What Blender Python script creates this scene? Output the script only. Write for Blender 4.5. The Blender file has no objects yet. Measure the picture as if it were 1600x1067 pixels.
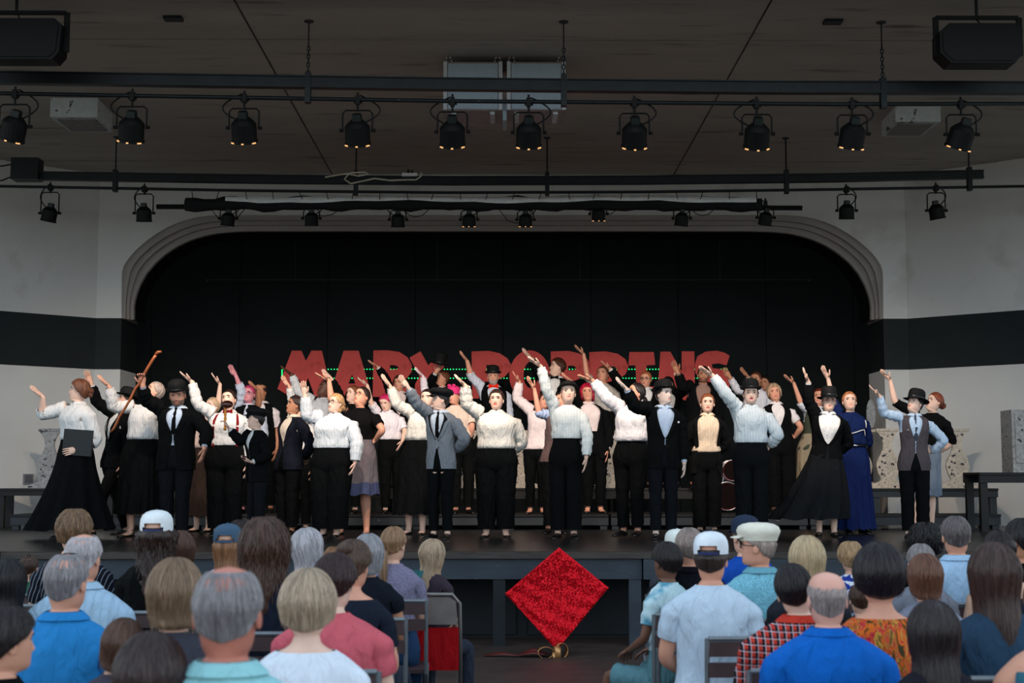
import bpy, math, random
import numpy as np
from mathutils import Vector, Matrix, Quaternion
random.seed(7); rng = np.random.default_rng(11)
PI = math.pi
sc = bpy.context.scene
COL = sc.collection

# ---------------------------------------------------------------- camera
F = 2222.0; CAMZ = 1.49
PITCH = math.atan(214.5 / F); YAW = math.atan(14 / F)
cam_data = bpy.data.cameras.new('camera'); cam = bpy.data.objects.new('camera', cam_data)
COL.objects.link(cam); sc.camera = cam
cam.location = (0, 0, CAMZ); cam.rotation_euler = (PI / 2 + PITCH, 0, -YAW)
cam_data.sensor_width = 36; cam_data.lens = 50
cam_data.dof.use_dof = True; cam_data.dof.focus_distance = 16.6; cam_data.dof.aperture_fstop = 5.0
cam_data.clip_end = 300
CR = cam.rotation_euler.to_matrix()
def at(px, py, Y):
    """the point that the photograph's pixel (px, py) shows at depth Y"""
    d = CR @ Vector(((px - 800) / F, (533.5 - py) / F, -1.0))
    t = Y / d.y
    return Vector((d.x * t, Y, CAMZ + d.z * t))
def on_z(px, py, z):
    d = CR @ Vector(((px - 800) / F, (533.5 - py) / F, -1.0)); t = (z - CAMZ) / d.z
    return Vector((d.x * t, d.y * t, z))

# ---------------------------------------------------------------- world, lights, exposure
w = bpy.data.worlds.new('sky'); sc.world = w; w.use_nodes = True
nt = w.node_tree; nt.nodes.clear()
out = nt.nodes.new('ShaderNodeOutputWorld'); bg = nt.nodes.new('ShaderNodeBackground')
tc = nt.nodes.new('ShaderNodeTexCoord'); sx = nt.nodes.new('ShaderNodeSeparateXYZ'); rp = nt.nodes.new('ShaderNodeValToRGB')
rp.color_ramp.elements[0].position = 0.485; rp.color_ramp.elements[0].color = (0.30, 0.30, 0.26, 1)
rp.color_ramp.elements[1].position = 0.515; rp.color_ramp.elements[1].color = (1.30, 1.50, 1.62, 1); e_ = rp.color_ramp.elements.new(0.85); e_.color = (0.62, 0.78, 0.95, 1)
mr = nt.nodes.new('ShaderNodeMapRange'); mr.inputs['From Min'].default_value = -1; mr.inputs['From Max'].default_value = 1
nt.links.new(tc.outputs['Generated'], sx.inputs[0]); nt.links.new(sx.outputs['Z'], mr.inputs['Value'])
nt.links.new(mr.outputs[0], rp.inputs[0]); nt.links.new(rp.outputs[0], bg.inputs[0]); nt.links.new(bg.outputs[0], out.inputs[0])
bg.inputs[1].default_value = 0.9
def spot(loc, target, energy, color, angle, size=0.12, blend=0.6):
    l = bpy.data.lights.new('stage_spot', 'SPOT'); l.energy = energy; l.color = color
    l.spot_size = math.radians(angle); l.spot_blend = blend; l.shadow_soft_size = size
    o = bpy.data.objects.new('stage_spot', l); COL.objects.link(o); o.location = loc
    o.rotation_euler = (Vector(target) - Vector(loc)).to_track_quat('-Z', 'Y').to_euler(); return o
WARM = (1.0, 0.80, 0.64); SPOT_E = 250
for px_, tx in ((207, -4.6), (382, -3.0), (558, -1.6), (706, -0.6), (825, 0.6), (990, 1.6), (1181, 3.0), (1331, 4.4)):
    p = at(px_, 236, 13.95)
    spot(p, (tx, 18.0, 2.1), SPOT_E, WARM, 62)
vs = sc.view_settings; vs.view_transform = 'Standard'; vs.look = 'None'; vs.gamma = 1; vs.use_curve_mapping = False
vs.exposure = 0.42

# ---------------------------------------------------------------- materials
_m = {}
def srgb(c):
    return tuple((x / 255 / 12.92) if x / 255 <= 0.04045 else ((x / 255 + 0.055) / 1.055) ** 2.4 for x in c) + (1,)
def mat(name, col, rough=0.7, metal=0.0, vary=0.12, scale=12.0, bump=0.0, bscale=40.0, emit=0.0, spec=0.4, stretch=(1, 1, 1), dirt=None, bdist=0.02):
    if name in _m: return _m[name]
    m = bpy.data.materials.new(name); m.use_nodes = True; n = m.node_tree; b = n.nodes['Principled BSDF']
    c = srgb(col); b.inputs['Roughness'].default_value = rough; b.inputs['Metallic'].default_value = metal
    b.inputs['Specular IOR Level'].default_value = spec
    tc = n.nodes.new('ShaderNodeTexCoord'); mp = n.nodes.new('ShaderNodeMapping'); mp.inputs['Scale'].default_value = stretch
    n.links.new(tc.outputs['Object'], mp.inputs[0])
    nz = n.nodes.new('ShaderNodeTexNoise'); nz.inputs['Scale'].default_value = scale; nz.inputs['Detail'].default_value = 4
    n.links.new(mp.outputs[0], nz.inputs['Vector'])
    r = n.nodes.new('ShaderNodeValToRGB')
    r.color_ramp.elements[0].position = 0.3; r.color_ramp.elements[1].position = 0.7
    r.color_ramp.elements[0].color = tuple(x * (1 - vary) for x in c[:3]) + (1,)
    r.color_ramp.elements[1].color = tuple(min(1, x * (1 + vary)) for x in c[:3]) + (1,)
    n.links.new(nz.outputs[0], r.inputs[0]); last = r.outputs[0]
    if dirt:
        n2 = n.nodes.new('ShaderNodeTexNoise'); n2.inputs['Scale'].default_value = dirt[1]; n2.inputs['Detail'].default_value = 8
        n.links.new(mp.outputs[0], n2.inputs['Vector'])
        r2 = n.nodes.new('ShaderNodeValToRGB'); r2.color_ramp.elements[0].position = dirt[2]; r2.color_ramp.elements[1].position = min(1, dirt[2] + dirt[3])
        mx = n.nodes.new('ShaderNodeMixRGB'); n.links.new(n2.outputs[0], r2.inputs[0]); n.links.new(r2.outputs[0], mx.inputs[0])
        n.links.new(last, mx.inputs[1]); mx.inputs[2].default_value = srgb(dirt[0]); last = mx.outputs[0]
    n.links.new(last, b.inputs['Base Color'])
    if bump:
        n3 = n.nodes.new('ShaderNodeTexNoise'); n3.inputs['Scale'].default_value = bscale; n3.inputs['Detail'].default_value = 3
        n3.inputs['Distortion'].default_value = 0.6
        n.links.new(mp.outputs[0], n3.inputs['Vector']); bp = n.nodes.new('ShaderNodeBump'); bp.inputs['Strength'].default_value = min(1, bump)
        bp.inputs['Distance'].default_value = bdist; n.links.new(n3.outputs[0], bp.inputs['Height']); n.links.new(bp.outputs[0], b.inputs['Normal'])
    if emit:
        b.inputs['Emission Color'].default_value = c; b.inputs['Emission Strength'].default_value = emit
    _m[name] = m; return m
def cloth(col, name=None, kind='plain'):
    name = name or 'cloth_%d_%d_%d_%s' % (*col, kind)
    if name in _m: return _m[name]
    m = mat(name, col, rough=0.85, vary=0.05, scale=9, bump=0.9, bscale=11, spec=0.10, stretch=(1.5, 1.5, 0.55), bdist=0.035)
    n = m.node_tree; b = n.nodes['Principled BSDF']
    if kind in ('lace', 'stripe', 'plaid', 'paisley', 'tiedye', 'glitter', 'wavestripe', 'bluewhite', 'heather'):
        tc = n.nodes.new('ShaderNodeTexCoord'); sp = n.nodes.new('ShaderNodeSeparateXYZ'); n.links.new(tc.outputs['Object'], sp.inputs[0])
        def mathn(op, a, bb=None):
            q = n.nodes.new('ShaderNodeMath'); q.operation = op
            for i, v in enumerate((a, bb)):
                if v is None: continue
                if isinstance(v, (int, float)): q.inputs[i].default_value = v
                else: n.links.new(v, q.inputs[i])
            return q.outputs[0]
        def mix(f, a, bb):
            q = n.nodes.new('ShaderNodeMixRGB')
            for i, v in zip((0, 1, 2), (f, a, bb)):
                if isinstance(v, tuple): q.inputs[i].default_value = v
                elif isinstance(v, (int, float)): q.inputs[i].default_value = v
                else: n.links.new(v, q.inputs[i])
            return q.outputs[0]
        X, Y_, Z = sp.outputs
        if kind == 'stripe':
            f = mathn('GREATER_THAN', mathn('SINE', mathn('MULTIPLY', X, 200.0)), 0.55); colr = mix(f, srgb(col), tuple(x * 0.90 for x in srgb(col)[:3]) + (1,))
        elif kind == 'wavestripe':
            f = mathn('GREATER_THAN', mathn('SINE', mathn('MULTIPLY', mathn('ADD', X, mathn('MULTIPLY', Z, 0.35)), 260.0)), 0.93); colr = mix(f, srgb(col), srgb((150, 160, 175)))
        elif kind == 'plaid':
            sxn = mathn('SINE', mathn('MULTIPLY', X, 260.0)); szn = mathn('SINE', mathn('MULTIPLY', Z, 260.0))
            colr = mix(mathn('GREATER_THAN', sxn, 0.1), srgb((200, 62, 48)), srgb((34, 30, 38)))
            colr = mix(mathn('MULTIPLY', mathn('GREATER_THAN', szn, 0.1), 0.62), colr, srgb((34, 30, 38)))
            l1 = mathn('GREATER_THAN', mathn('SINE', mathn('ADD', mathn('MULTIPLY', X, 260.0), 1.2)), 0.972)
            l2 = mathn('GREATER_THAN', mathn('SINE', mathn('ADD', mathn('MULTIPLY', Z, 260.0), 1.2)), 0.972)
            colr = mix(mathn('MULTIPLY', mathn('MAXIMUM', l1, l2), 0.85), colr, srgb((225, 215, 225)))
        elif kind == 'paisley':
            nz = n.nodes.new('ShaderNodeTexNoise'); nz.inputs['Scale'].default_value = 9; nz.inputs['Detail'].default_value = 6; nz.inputs['Distortion'].default_value = 2.5
            mp = n.nodes.new('ShaderNodeMapping'); mp.inputs['Scale'].default_value = (2.4, 2.4, 0.7); n.links.new(tc.outputs['Object'], mp.inputs[0]); n.links.new(mp.outputs[0], nz.inputs['Vector'])
            r = n.nodes.new('ShaderNodeValToRGB'); r.color_ramp.interpolation = 'CONSTANT'
            for i, (p_, cc) in enumerate(((0.0, (70, 62, 40)), (0.40, (222, 110, 40)), (0.47, (190, 40, 60)), (0.52, (205, 150, 60)), (0.56, (110, 84, 48)), (0.62, (214, 96, 40)))):
                e = r.color_ramp.elements[i] if i < 2 else r.color_ramp.elements.new(p_)
                e.position = p_; e.color = srgb(cc)
            n.links.new(nz.outputs[0], r.inputs[0]); colr = r.outputs[0]
        elif kind in ('tiedye', 'heather', 'lace', 'bluewhite', 'glitter'):
            nz = n.nodes.new('ShaderNodeTexVoronoi' if kind in ('lace', 'glitter') else 'ShaderNodeTexNoise')
            nz.inputs['Scale'].default_value = {'tiedye': 11, 'heather': 120, 'lace': 60, 'bluewhite': 32, 'glitter': 150}[kind]
            n.links.new(tc.outputs['Object'], nz.inputs['Vector'])
            r = n.nodes.new('ShaderNodeValToRGB'); lo, hi = {'tiedye': ((196, 224, 232), (92, 160, 185)), 'heather': (col, tuple(min(255, int(x * 1.22)) for x in col)),
                'lace': (tuple(int(x * 0.80) for x in col), col), 'bluewhite': ((225, 230, 240), (40, 60, 150)), 'glitter': (col, (235, 60, 66))}[kind]
            a0, a1 = {'tiedye': (0.45, 0.62), 'heather': (0.35, 0.65), 'lace': (0.12, 0.4), 'bluewhite': (0.48, 0.52), 'glitter': (0.7, 0.8)}[kind]
            r.color_ramp.elements[0].position = a0; r.color_ramp.elements[1].position = a1
            r.color_ramp.elements[0].color = srgb(lo); r.color_ramp.elements[1].color = srgb(hi)
            n.links.new(nz.outputs[0], r.inputs[0]); colr = r.outputs[0]
        n.links.new(colr, b.inputs['Base Color'])
    return m
def hairmat(col):
    name = 'hair_%d_%d_%d' % col
    if name in _m: return _m[name]
    m = bpy.data.materials.new(name); m.use_nodes = True; n = m.node_tree; b = n.nodes['Principled BSDF']
    b.inputs['Roughness'].default_value = 0.42; b.inputs['Specular IOR Level'].default_value = 0.45
    uv = n.nodes.new('ShaderNodeUVMap'); uv.uv_map = 'strand'
    c = srgb(col); c = (c[0] * 1.06, c[1] * .94, c[2] * .95, 1); outs = []
    for (sx_, sy_, sc_) in ((70, 2.2, 1.0), (16, 1.2, 1.0)):
        mp = n.nodes.new('ShaderNodeMapping'); mp.inputs['Scale'].default_value = (sx_, sy_, 1); n.links.new(uv.outputs[0], mp.inputs[0])
        nz = n.nodes.new('ShaderNodeTexNoise'); nz.inputs['Scale'].default_value = sc_; nz.inputs['Detail'].default_value = 5; n.links.new(mp.outputs[0], nz.inputs['Vector']); outs.append(nz.outputs[0])
    ad = n.nodes.new('ShaderNodeMath'); ad.operation = 'ADD'; n.links.new(outs[0], ad.inputs[0]); n.links.new(outs[1], ad.inputs[1])
    r = n.nodes.new('ShaderNodeValToRGB'); r.color_ramp.elements[0].position = 0.36; r.color_ramp.elements[1].position = 0.64
    hf = n.nodes.new('ShaderNodeMath'); hf.operation = 'MULTIPLY'; hf.inputs[1].default_value = 0.5; n.links.new(ad.outputs[0], hf.inputs[0])
    r.color_ramp.elements[0].color = tuple(x * 0.38 for x in c[:3]) + (1,); hi_ = min(1.6, .82 / max(c[:3])); r.color_ramp.elements[1].color = tuple(x * hi_ for x in c[:3]) + (1,)
    n.links.new(hf.outputs[0], r.inputs[0]); n.links.new(r.outputs[0], b.inputs['Base Color'])
    bp = n.nodes.new('ShaderNodeBump'); bp.inputs['Strength'].default_value = 0.9; bp.inputs['Distance'].default_value = 0.012
    n.links.new(ad.outputs[0], bp.inputs['Height']); n.links.new(bp.outputs[0], b.inputs['Normal'])
    _m[name] = m; return m
def skinmat(col, rough=0.5): return mat('skin_%d_%d_%d' % col, col, rough=rough, vary=0.07, scale=14, bump=0.06, bscale=60, spec=0.35)

# ---------------------------------------------------------------- mesh helpers
class MB:
    def __init__(s): s.v = []; s.f = []; s.m = []
    def add(s, vs, fs, mi=0):
        o = len(s.v); s.v.extend([tuple(map(float, p)) for p in vs]); s.f.extend([tuple(i + o for i in f) for f in fs]); s.m.extend([mi] * len(fs)); return o
    def box(s, lo, hi, mi=0):
        (a, b, c), (d, e, g) = lo, hi
        s.add([(a, b, c), (d, b, c), (d, e, c), (a, e, c), (a, b, g), (d, b, g), (d, e, g), (a, e, g)],
              [(0, 3, 2, 1), (4, 5, 6, 7), (0, 1, 5, 4), (1, 2, 6, 5), (2, 3, 7, 6), (3, 0, 4, 7)], mi)
    def beam(s, a, b, w_, h_, mi=0):
        a = Vector(a); b = Vector(b); d = (b - a).normalized(); up = Vector((0, 0, 1))
        if abs(d.z) > 0.9: up = Vector((0, 1, 0))
        x = d.cross(up).normalized() * w_ / 2; y = x.cross(d).normalized() * h_ / 2
        s.add([a - x - y, a + x - y, a + x + y, a - x + y, b - x - y, b + x - y, b + x + y, b - x + y],
              [(0, 1, 2, 3), (7, 6, 5, 4), (0, 4, 5, 1), (1, 5, 6, 2), (2, 6, 7, 3), (3, 7, 4, 0)], mi)
    def tube(s, pts, r, n=8, mi=0, cap=True):
        pts = [Vector(p) for p in pts]; R = r if isinstance(r, (list, tuple)) else [r] * len(pts)
        q = None; o = len(s.v); prev = None; e1 = None
        for i, p in enumerate(pts):
            t = (pts[min(i + 1, len(pts) - 1)] - pts[max(i - 1, 0)]).normalized()
            if prev is None:
                e1 = t.orthogonal().normalized()
            else:
                e1 = (prev.rotation_difference(t) @ e1).normalized()
            e2 = t.cross(e1); prev = t
            for k in range(n):
                a = 2 * PI * k / n; s.v.append(tuple(p + (e1 * math.cos(a) + e2 * math.sin(a)) * R[i]))
        for i in range(len(pts) - 1):
            for k in range(n):
                a = o + i * n + k; b = o + i * n + (k + 1) % n; s.f.append((a, b, b + n, a + n)); s.m.append(mi)
        if cap:
            s.f.append(tuple(o + k for k in reversed(range(n)))); s.m.append(mi)
            s.f.append(tuple(o + (len(pts) - 1) * n + k for k in range(n))); s.m.append(mi)
    def sphere(s, c, r, nu=10, nv=7, mi=0, R=None):
        r = r if hasattr(r, '__len__') else (r, r, r); c = Vector(c); o = len(s.v); vs = []
        for j in range(1, nv):
            ph = PI * j / nv
            for i in range(nu):
                th = 2 * PI * i / nu; p = Vector((r[0] * math.sin(ph) * math.cos(th), r[1] * math.sin(ph) * math.sin(th), r[2] * math.cos(ph)))
                vs.append(c + ((R @ p) if R else p))
        t = Vector((0, 0, r[2])); vs.append(c + ((R @ t) if R else t)); vs.append(c - ((R @ t) if R else t))
        fs = []
        for j in range(nv - 2):
            for i in range(nu): fs.append((j * nu + i, (j + 1) * nu + i, (j + 1) * nu + (i + 1) % nu, j * nu + (i + 1) % nu))
        T = len(vs) - 2
        for i in range(nu): fs.append((T, i, (i + 1) % nu)); fs.append((T + 1, (nv - 2) * nu + (i + 1) % nu, (nv - 2) * nu + i))
        s.add(vs, fs, mi)
    def lathe(s, prof, n=24, mi=0, c=(0, 0, 0), ell=(1, 1)):
        o = len(s.v); k = len(prof)
        for (r, z) in prof:
            for i in range(n):
                a = 2 * PI * i / n; s.v.append((c[0] + r * ell[0] * math.cos(a), c[1] + r * ell[1] * math.sin(a), c[2] + z))
        for j in range(k - 1):
            for i in range(n):
                s.f.append((o + j * n + i, o + j * n + (i + 1) % n, o + (j + 1) * n + (i + 1) % n, o + (j + 1) * n + i)); s.m.append(mi)
    def prism(s, poly, y0, y1, mi=0, holes=()):
        """polygon in x,z extruded in y (triangulated with holes)"""
        from mathutils.geometry import tessellate_polygon
        loops = [poly] + list(holes); flat = [p for L in loops for p in L]
        tris = tessellate_polygon([[Vector((p[0], p[1], 0)) for p in L] for L in loops]); N = len(flat)
        fs = []
        for t in tris:
            a, b, c = [Vector((*flat[i], 0)) for i in t]
            if (b - a).cross(c - a).z < 0: t = (t[0], t[2], t[1])
            fs.append(tuple(t)); fs.append(tuple(N + i for i in (t[0], t[2], t[1])))
        k = 0
        for li, L in enumerate(loops):
            ar = sum(L[i][0] * L[(i + 1) % len(L)][1] - L[(i + 1) % len(L)][0] * L[i][1] for i in range(len(L)))
            for i in range(len(L)):
                a = k + i; b = k + (i + 1) % len(L); q = (a, a + N, b + N, b)
                if (ar < 0) != (li > 0): q = q[::-1]
                fs.append(q)
            k += len(L)
        s.add([(p[0], y0, p[1]) for p in flat] + [(p[0], y1, p[1]) for p in flat], fs, mi)
    def build(s, name, mats, parent=None, smooth=False, loc=None, rot=None, uv=None):
        me = bpy.data.meshes.new(name); me.from_pydata(s.v, [], s.f)
        for m_ in (mats if isinstance(mats, (list, tuple)) else [mats]): me.materials.append(m_)
        me.polygons.foreach_set('material_index', s.m)
        if smooth: me.polygons.foreach_set('use_smooth', [True] * len(s.f))
        if uv is not None:
            l = me.uv_layers.new(name='strand'); idx = np.empty(len(me.loops), dtype=np.int32); me.loops.foreach_get('vertex_index', idx)
            l.data.foreach_set('uv', np.asarray(uv, dtype=np.float32)[idx].ravel())
        me.update()
        o = bpy.data.objects.new(name, me); COL.objects.link(o)
        if parent is not None: o.parent = parent
        if loc is not None: o.location = loc
        if rot is not None: o.rotation_euler = rot
        return o
def tag(o, label=None, cat=None, group=None, kind=None):
    for k, v in (('label', label), ('category', cat), ('group', group), ('kind', kind)):
        if v: o[k] = v
    return o
def empty(name, loc, label=None, cat=None, group=None, rot=(0, 0, 0)):
    o = bpy.data.objects.new(name, None); COL.objects.link(o); o.location = loc; o.rotation_euler = rot; o.empty_display_size = 0.1
    return tag(o, label, cat, group)
def copy_tree(o, parent=None):
    c = o.copy(); COL.objects.link(c); c.parent = parent
    for ch in list(o.children): copy_tree(ch, c)
    return c
# ---------------------------------------------------------------- the setting
SZ = CAMZ - 0.657                 # stage floor height
WY = 21.0                         # proscenium wall plane
ZC = at(150, 272, WY).z           # ceiling height
M_CEIL = mat('ceiling_paint', (172, 165, 155), rough=0.9, vary=0.07, scale=2.2, bump=0.25, bscale=14, stretch=(0.25, 1.5, 1), dirt=((110, 102, 92), 3.5, 0.60, 0.16))
M_WALL = mat('wall_paint', (222, 221, 218), rough=0.85, vary=0.05, scale=0.9, bump=0.15, bscale=22, dirt=((190, 184, 176), 1.3, 0.60, 0.2))
M_TRIM = mat('arch_paint', (168, 161, 156), rough=0.8, vary=0.05, scale=3, bump=0.15, bscale=25)
M_BAND = mat('band_paint', (30, 37, 39), rough=0.75, vary=0.12, scale=3, spec=0.3)
M_BLACK = mat('stage_black', (13, 15, 16), rough=0.9, vary=0.15, scale=2, spec=0.15)
M_DROP = mat('backdrop_black', (34, 39, 40), rough=0.9, vary=0.12, scale=1.2, spec=0.2)
M_FLOOR = mat('stage_floor_paint', (19, 22, 24), rough=0.30, vary=0.35, scale=5, bump=0.12, bscale=18, spec=0.5, stretch=(0.3, 2.2, 1), dirt=((70, 66, 62), 20, 0.66, 0.1))
M_WOOD = mat('front_board_worn', (58, 52, 48), rough=0.6, vary=0.35, scale=7, bump=0.3, bscale=18, stretch=(0.3, 2, 2))
M_FASC = mat('stage_beam_blue_grey', (46, 56, 66), rough=0.65, vary=0.2, scale=6, bump=0.2, bscale=20, stretch=(0.4, 1, 1), dirt=((120, 120, 116), 26, 0.71, 0.03))
M_GROUND = mat('ground_dark_red_concrete', (66, 54, 50), rough=0.55, vary=0.25, scale=3.5, bump=0.2, bscale=14, dirt=((96, 90, 84), 9, 0.66, 0.2))
M_UNDER = mat('under_stage_panel', (20, 26, 32), rough=0.75, vary=0.25, scale=4)

g = MB(); g.box((-15, -3, -0.1), (15, 25.2, 0)); tag(g.build('floor', M_GROUND), kind='structure')
# stage deck
STL, STR = -13.5, 13.5; SF = 12.9
g = MB(); g.box((STL, SF + 0.16, SZ - 0.09), (STR, 25.2, SZ)); deck = tag(g.build('floor', M_FLOOR), kind='structure')
nb = 9; bw_ = (STR - STL) / nb
for i in range(nb):
    g = MB(); dz = random.uniform(-0.003, 0.003)
    g.box((STL + i * bw_ + 0.004, SF - 0.02, SZ - 0.055 + dz), (STL + (i + 1) * bw_ - 0.004, SF + 0.155, SZ + 0.002 + dz)); g.build('plank', M_WOOD, deck)
# stage front: beams, posts, panels behind
for i, (a, b, dy) in enumerate(((STL, at(1003, 870, SF).x, 0.0), (at(1005, 870, SF).x, STR, -0.05))):
    g = MB(); g.box((a, SF + 0.02 + dy, SZ - 0.24), (b, SF + 0.12, SZ - 0.06)); tag(g.build('trim_%d' % (i + 1), M_FASC), kind='structure')
for px_ in (20, 205, 420, 600, 780, 993, 1150, 1330, 1500, 1700, -150):
    x = at(px_, 940, SF).x; g = MB(); g.box((x - 0.055, SF + 0.03, 0.0), (x + 0.055, SF + 0.13, SZ - 0.24))
    tag(g.build('pillar', M_FASC if px_ > 900 else M_UNDER), kind='structure')
g = MB(); g.box((STL, SF + 0.75, 0.0), (STR, SF + 0.8, SZ - 0.09)); under = tag(g.build('wall_under_stage', M_UNDER), kind='structure')
for i in range(14):
    x = STL + 0.3 + i * 1.92; g = MB(); g.box((x, SF + 0.72, 0.03), (x + 1.8, SF + 0.75, SZ - 0.12)); g.build('panel', M_UNDER, under)
# side, splayed walls in three painted bands
zb0 = at(150, 577, WY).z; zb1 = at(150, 497, WY).z
def wall_bands(name, a, b, thick, zs=None):
    """a, b: ends in plan (the face towards the stage is left of a->b); bands: light, black, light"""
    d = Vector((b[0] - a[0], b[1] - a[1], 0)).normalized(); n_ = Vector((-d.y, d.x, 0)) * thick
    A = Vector((*a, 0)); B = Vector((*b, 0))
    def slab(z0, z1, grow):
        g_ = MB(); off = -n_.normalized() * grow
        P = [A + off, B + off, B + n_, A + n_]
        g_.add([(p.x, p.y, z0) for p in P] + [(p.x, p.y, z1) for p in P], [(0, 1, 5, 4), (1, 2, 6, 5), (2, 3, 7, 6), (3, 0, 4, 7), (4, 5, 6, 7), (3, 2, 1, 0)]); return g_
    root = tag(slab(SZ - 0.05, zb0, 0).build(name, M_WALL), kind='structure')
    slab(zb0, zb1, 0.004).build('painted_band', M_BAND, root)
    slab(zb1, ZC, 0).build('upper_wall', M_WALL, root)
cl = at(150, 500, WY); crr = at(1418, 500, WY)
wall_bands('wall_left', (-11.9, 16.1 + 0.0), (cl.x, WY), 0.3)
wall_bands('wall_right', (crr.x, WY), (11.9, 16.1), 0.3)
# proscenium wall with its stepped arch
def P2(px_, py_, Y=WY):
    p = at(px_, py_, Y); return (p.x, p.z)
outer = [(190, 432), (191, 420), (196, 410), (205, 398), (216, 387), (230, 375), (246, 364), (265, 353), (285, 345), (304, 340), (324, 337), (345, 336)]
inner = [(203, 497), (203, 470), (210, 447), (222, 425), (236, 408), (252, 394), (268, 383), (288, 373), (308, 366), (330, 361), (360, 358), (400, 357)]
mir = lambda L: [(2 * 785 - x, y) for x, y in reversed(L)]
def prof(L): return [P2(*p) for p in L]
def lerp_outline(t):
    full_o = [(190, 497)] + outer
    fo = np.array(full_o, float); fi = np.array(inner, float)
    def rs(A, n=26):
        d = np.r_[0, np.cumsum(np.hypot(*np.diff(A, axis=0).T))]; u = np.linspace(0, d[-1], n); return np.c_[np.interp(u, d, A[:, 0]), np.interp(u, d, A[:, 1])]
    M = rs(fo) * (1 - t) + rs(fi) * t; return [tuple(p) for p in M]
xl, xr = P2(190, 500)[0], P2(1380, 500)[0]; yF, yB = WY, WY + 0.9
ztop = ZC
def band_face(z0, z1, mat_, name, parent):
    g_ = MB()
    for (a, b) in ((cl.x, xl), (xr, crr.x)):
        g_.box((a, yF - (0.004 if mat_ is M_BAND else 0), z0), (b, yB, z1))
    return g_.build(name, mat_, parent)
arch = lerp_outline(0.0); archw = prof(arch) + prof(mir(arch))
poly = [(cl.x, zb1), (cl.x, ztop), (crr.x, ztop), (crr.x, zb1)] + [(xr, zb1)] + list(reversed(archw))[1:-1] + [(xl, zb1)]
g = MB(); g.prism(poly, yF, yB); back = tag(g.build('wall_back', M_WALL), kind='structure')
band_face(zb0, zb1, M_BAND, 'painted_band', back); band_face(SZ - 0.05, zb0, M_WALL, 'lower_wall', back)
ts = [0.0, 0.33, 0.62, 1.0]
for j in range(3):
    A = prof(lerp_outline(ts[j])) + prof(mir(lerp_outline(ts[j]))); B = prof(lerp_outline(ts[j + 1])) + prof(mir(lerp_outline(ts[j + 1])))
    y0 = WY + 0.07 * (j + 1); n_ = len(A); g = MB()
    vs_ = [(x, y0, z) for x, z in A] + [(x, y0, z) for x, z in B] + [(x, y0 + 0.09, z) for x, z in B] + [(x, WY + 0.012 + 0.07 * j, z) for x, z in A]
    fs_ = []
    for i in range(n_ - 1):
        fs_ += [(i + n_, i + n_ + 1, i + 1, i), (i + 2 * n_, i + 2 * n_ + 1, i + n_ + 1, i + n_)]
    g.add(vs_, fs_); g.build('arch_moulding', M_TRIM, back)
# soffit beyond the arch, painted black, and the stage house
A = prof(lerp_outline(1.0)) + prof(mir(lerp_outline(1.0))); n_ = len(A); g = MB()
g.add([(x, WY + 0.3, z) for x, z in A] + [(x, WY + 0.9, z) for x, z in A], [(i + n_, i + n_ + 1, i + 1, i) for i in range(n_ - 1)]); g.build('arch_soffit', M_BLACK, back)
BY = 24.2
g = MB(); g.box((-7.6, BY, SZ), (7.6, BY + 0.1, ZC + 0.2)); bd = tag(g.build('wall_stage_rear', M_DROP), kind='structure')
for i in range(10):
    g = MB(); x = -7.5 + i * 1.5; g.box((x + 0.006, BY - 0.03, SZ + 0.01), (x + 1.494, BY, ZC)); g.build('panel', M_DROP, bd)
for nm, x in (('wall_stage_left', -7.6), ('wall_stage_right', 7.5)):
    g = MB(); g.box((x, WY + 0.9, SZ), (x + 0.1, BY, ZC + 0.2)); tag(g.build(nm, M_BLACK), kind='structure')
g = MB(); g.box((-7.6, WY + 0.85, ZC), (7.6, BY + 0.1, ZC + 0.1)); tag(g.build('ceiling_stage_house', M_BLACK), kind='structure')
# ceiling: backing slab, board-marked panels with open joints, pale transverse seams
CY0 = 11.6
g = MB(); g.box((-13, CY0, ZC + 0.03), (13, WY + 0.9, ZC + 0.3)); ceil = tag(g.build('ceiling', mat('joint_dark', (40, 37, 34))), kind='structure')
ja = on_z(367, 2, ZC).x, on_z(1205, 2, ZC).x
ys = [CY0, on_z(800, 62, ZC).y, on_z(800, 252, ZC).y, WY]
xs = [-13, ja[0], ja[1], 13]
for j in range(3):
    for i in range(3):
        g = MB(); g.box((xs[i] + 0.012, ys[j] + 0.004, ZC), (xs[i + 1] - 0.012, ys[j + 1] - 0.004, ZC + 0.04)); g.build('panel', M_CEIL, ceil)
for j in (1, 2):
    for i in range(3):
        g = MB(); g.box((xs[i] + 0.02, ys[j] - 0.012, ZC - 0.006), (xs[i + 1] - 0.02, ys[j] + 0.012, ZC + 0.01)); g.build('seam_strip', mat('seam_pale', (146, 140, 132), vary=0.3, scale=2), ceil)
M_DKM = mat('rig_metal_dark', (20, 27, 30), rough=0.5, vary=0.3, scale=8, metal=0.3, dirt=((110, 112, 110), 30, 0.72, 0.03))
M_MBLK = mat('fixture_black', (7, 8, 9), rough=0.6, vary=0.2, scale=10, spec=.25)
for (px_, py_) in ((271, 27), (1301, 32)):
    p = on_z(px_, py_, ZC); g = MB(); g.box((p.x - 0.09, p.y - 0.06, ZC - 0.03), (p.x + 0.09, p.y + 0.06, ZC)); tag(g.build('ceiling_light_socket', M_DKM), 'small dark slot fitting in the ceiling near the speaker on the %s side' % ('left' if px_ < 800 else 'right'), 'ceiling fitting')
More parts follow.
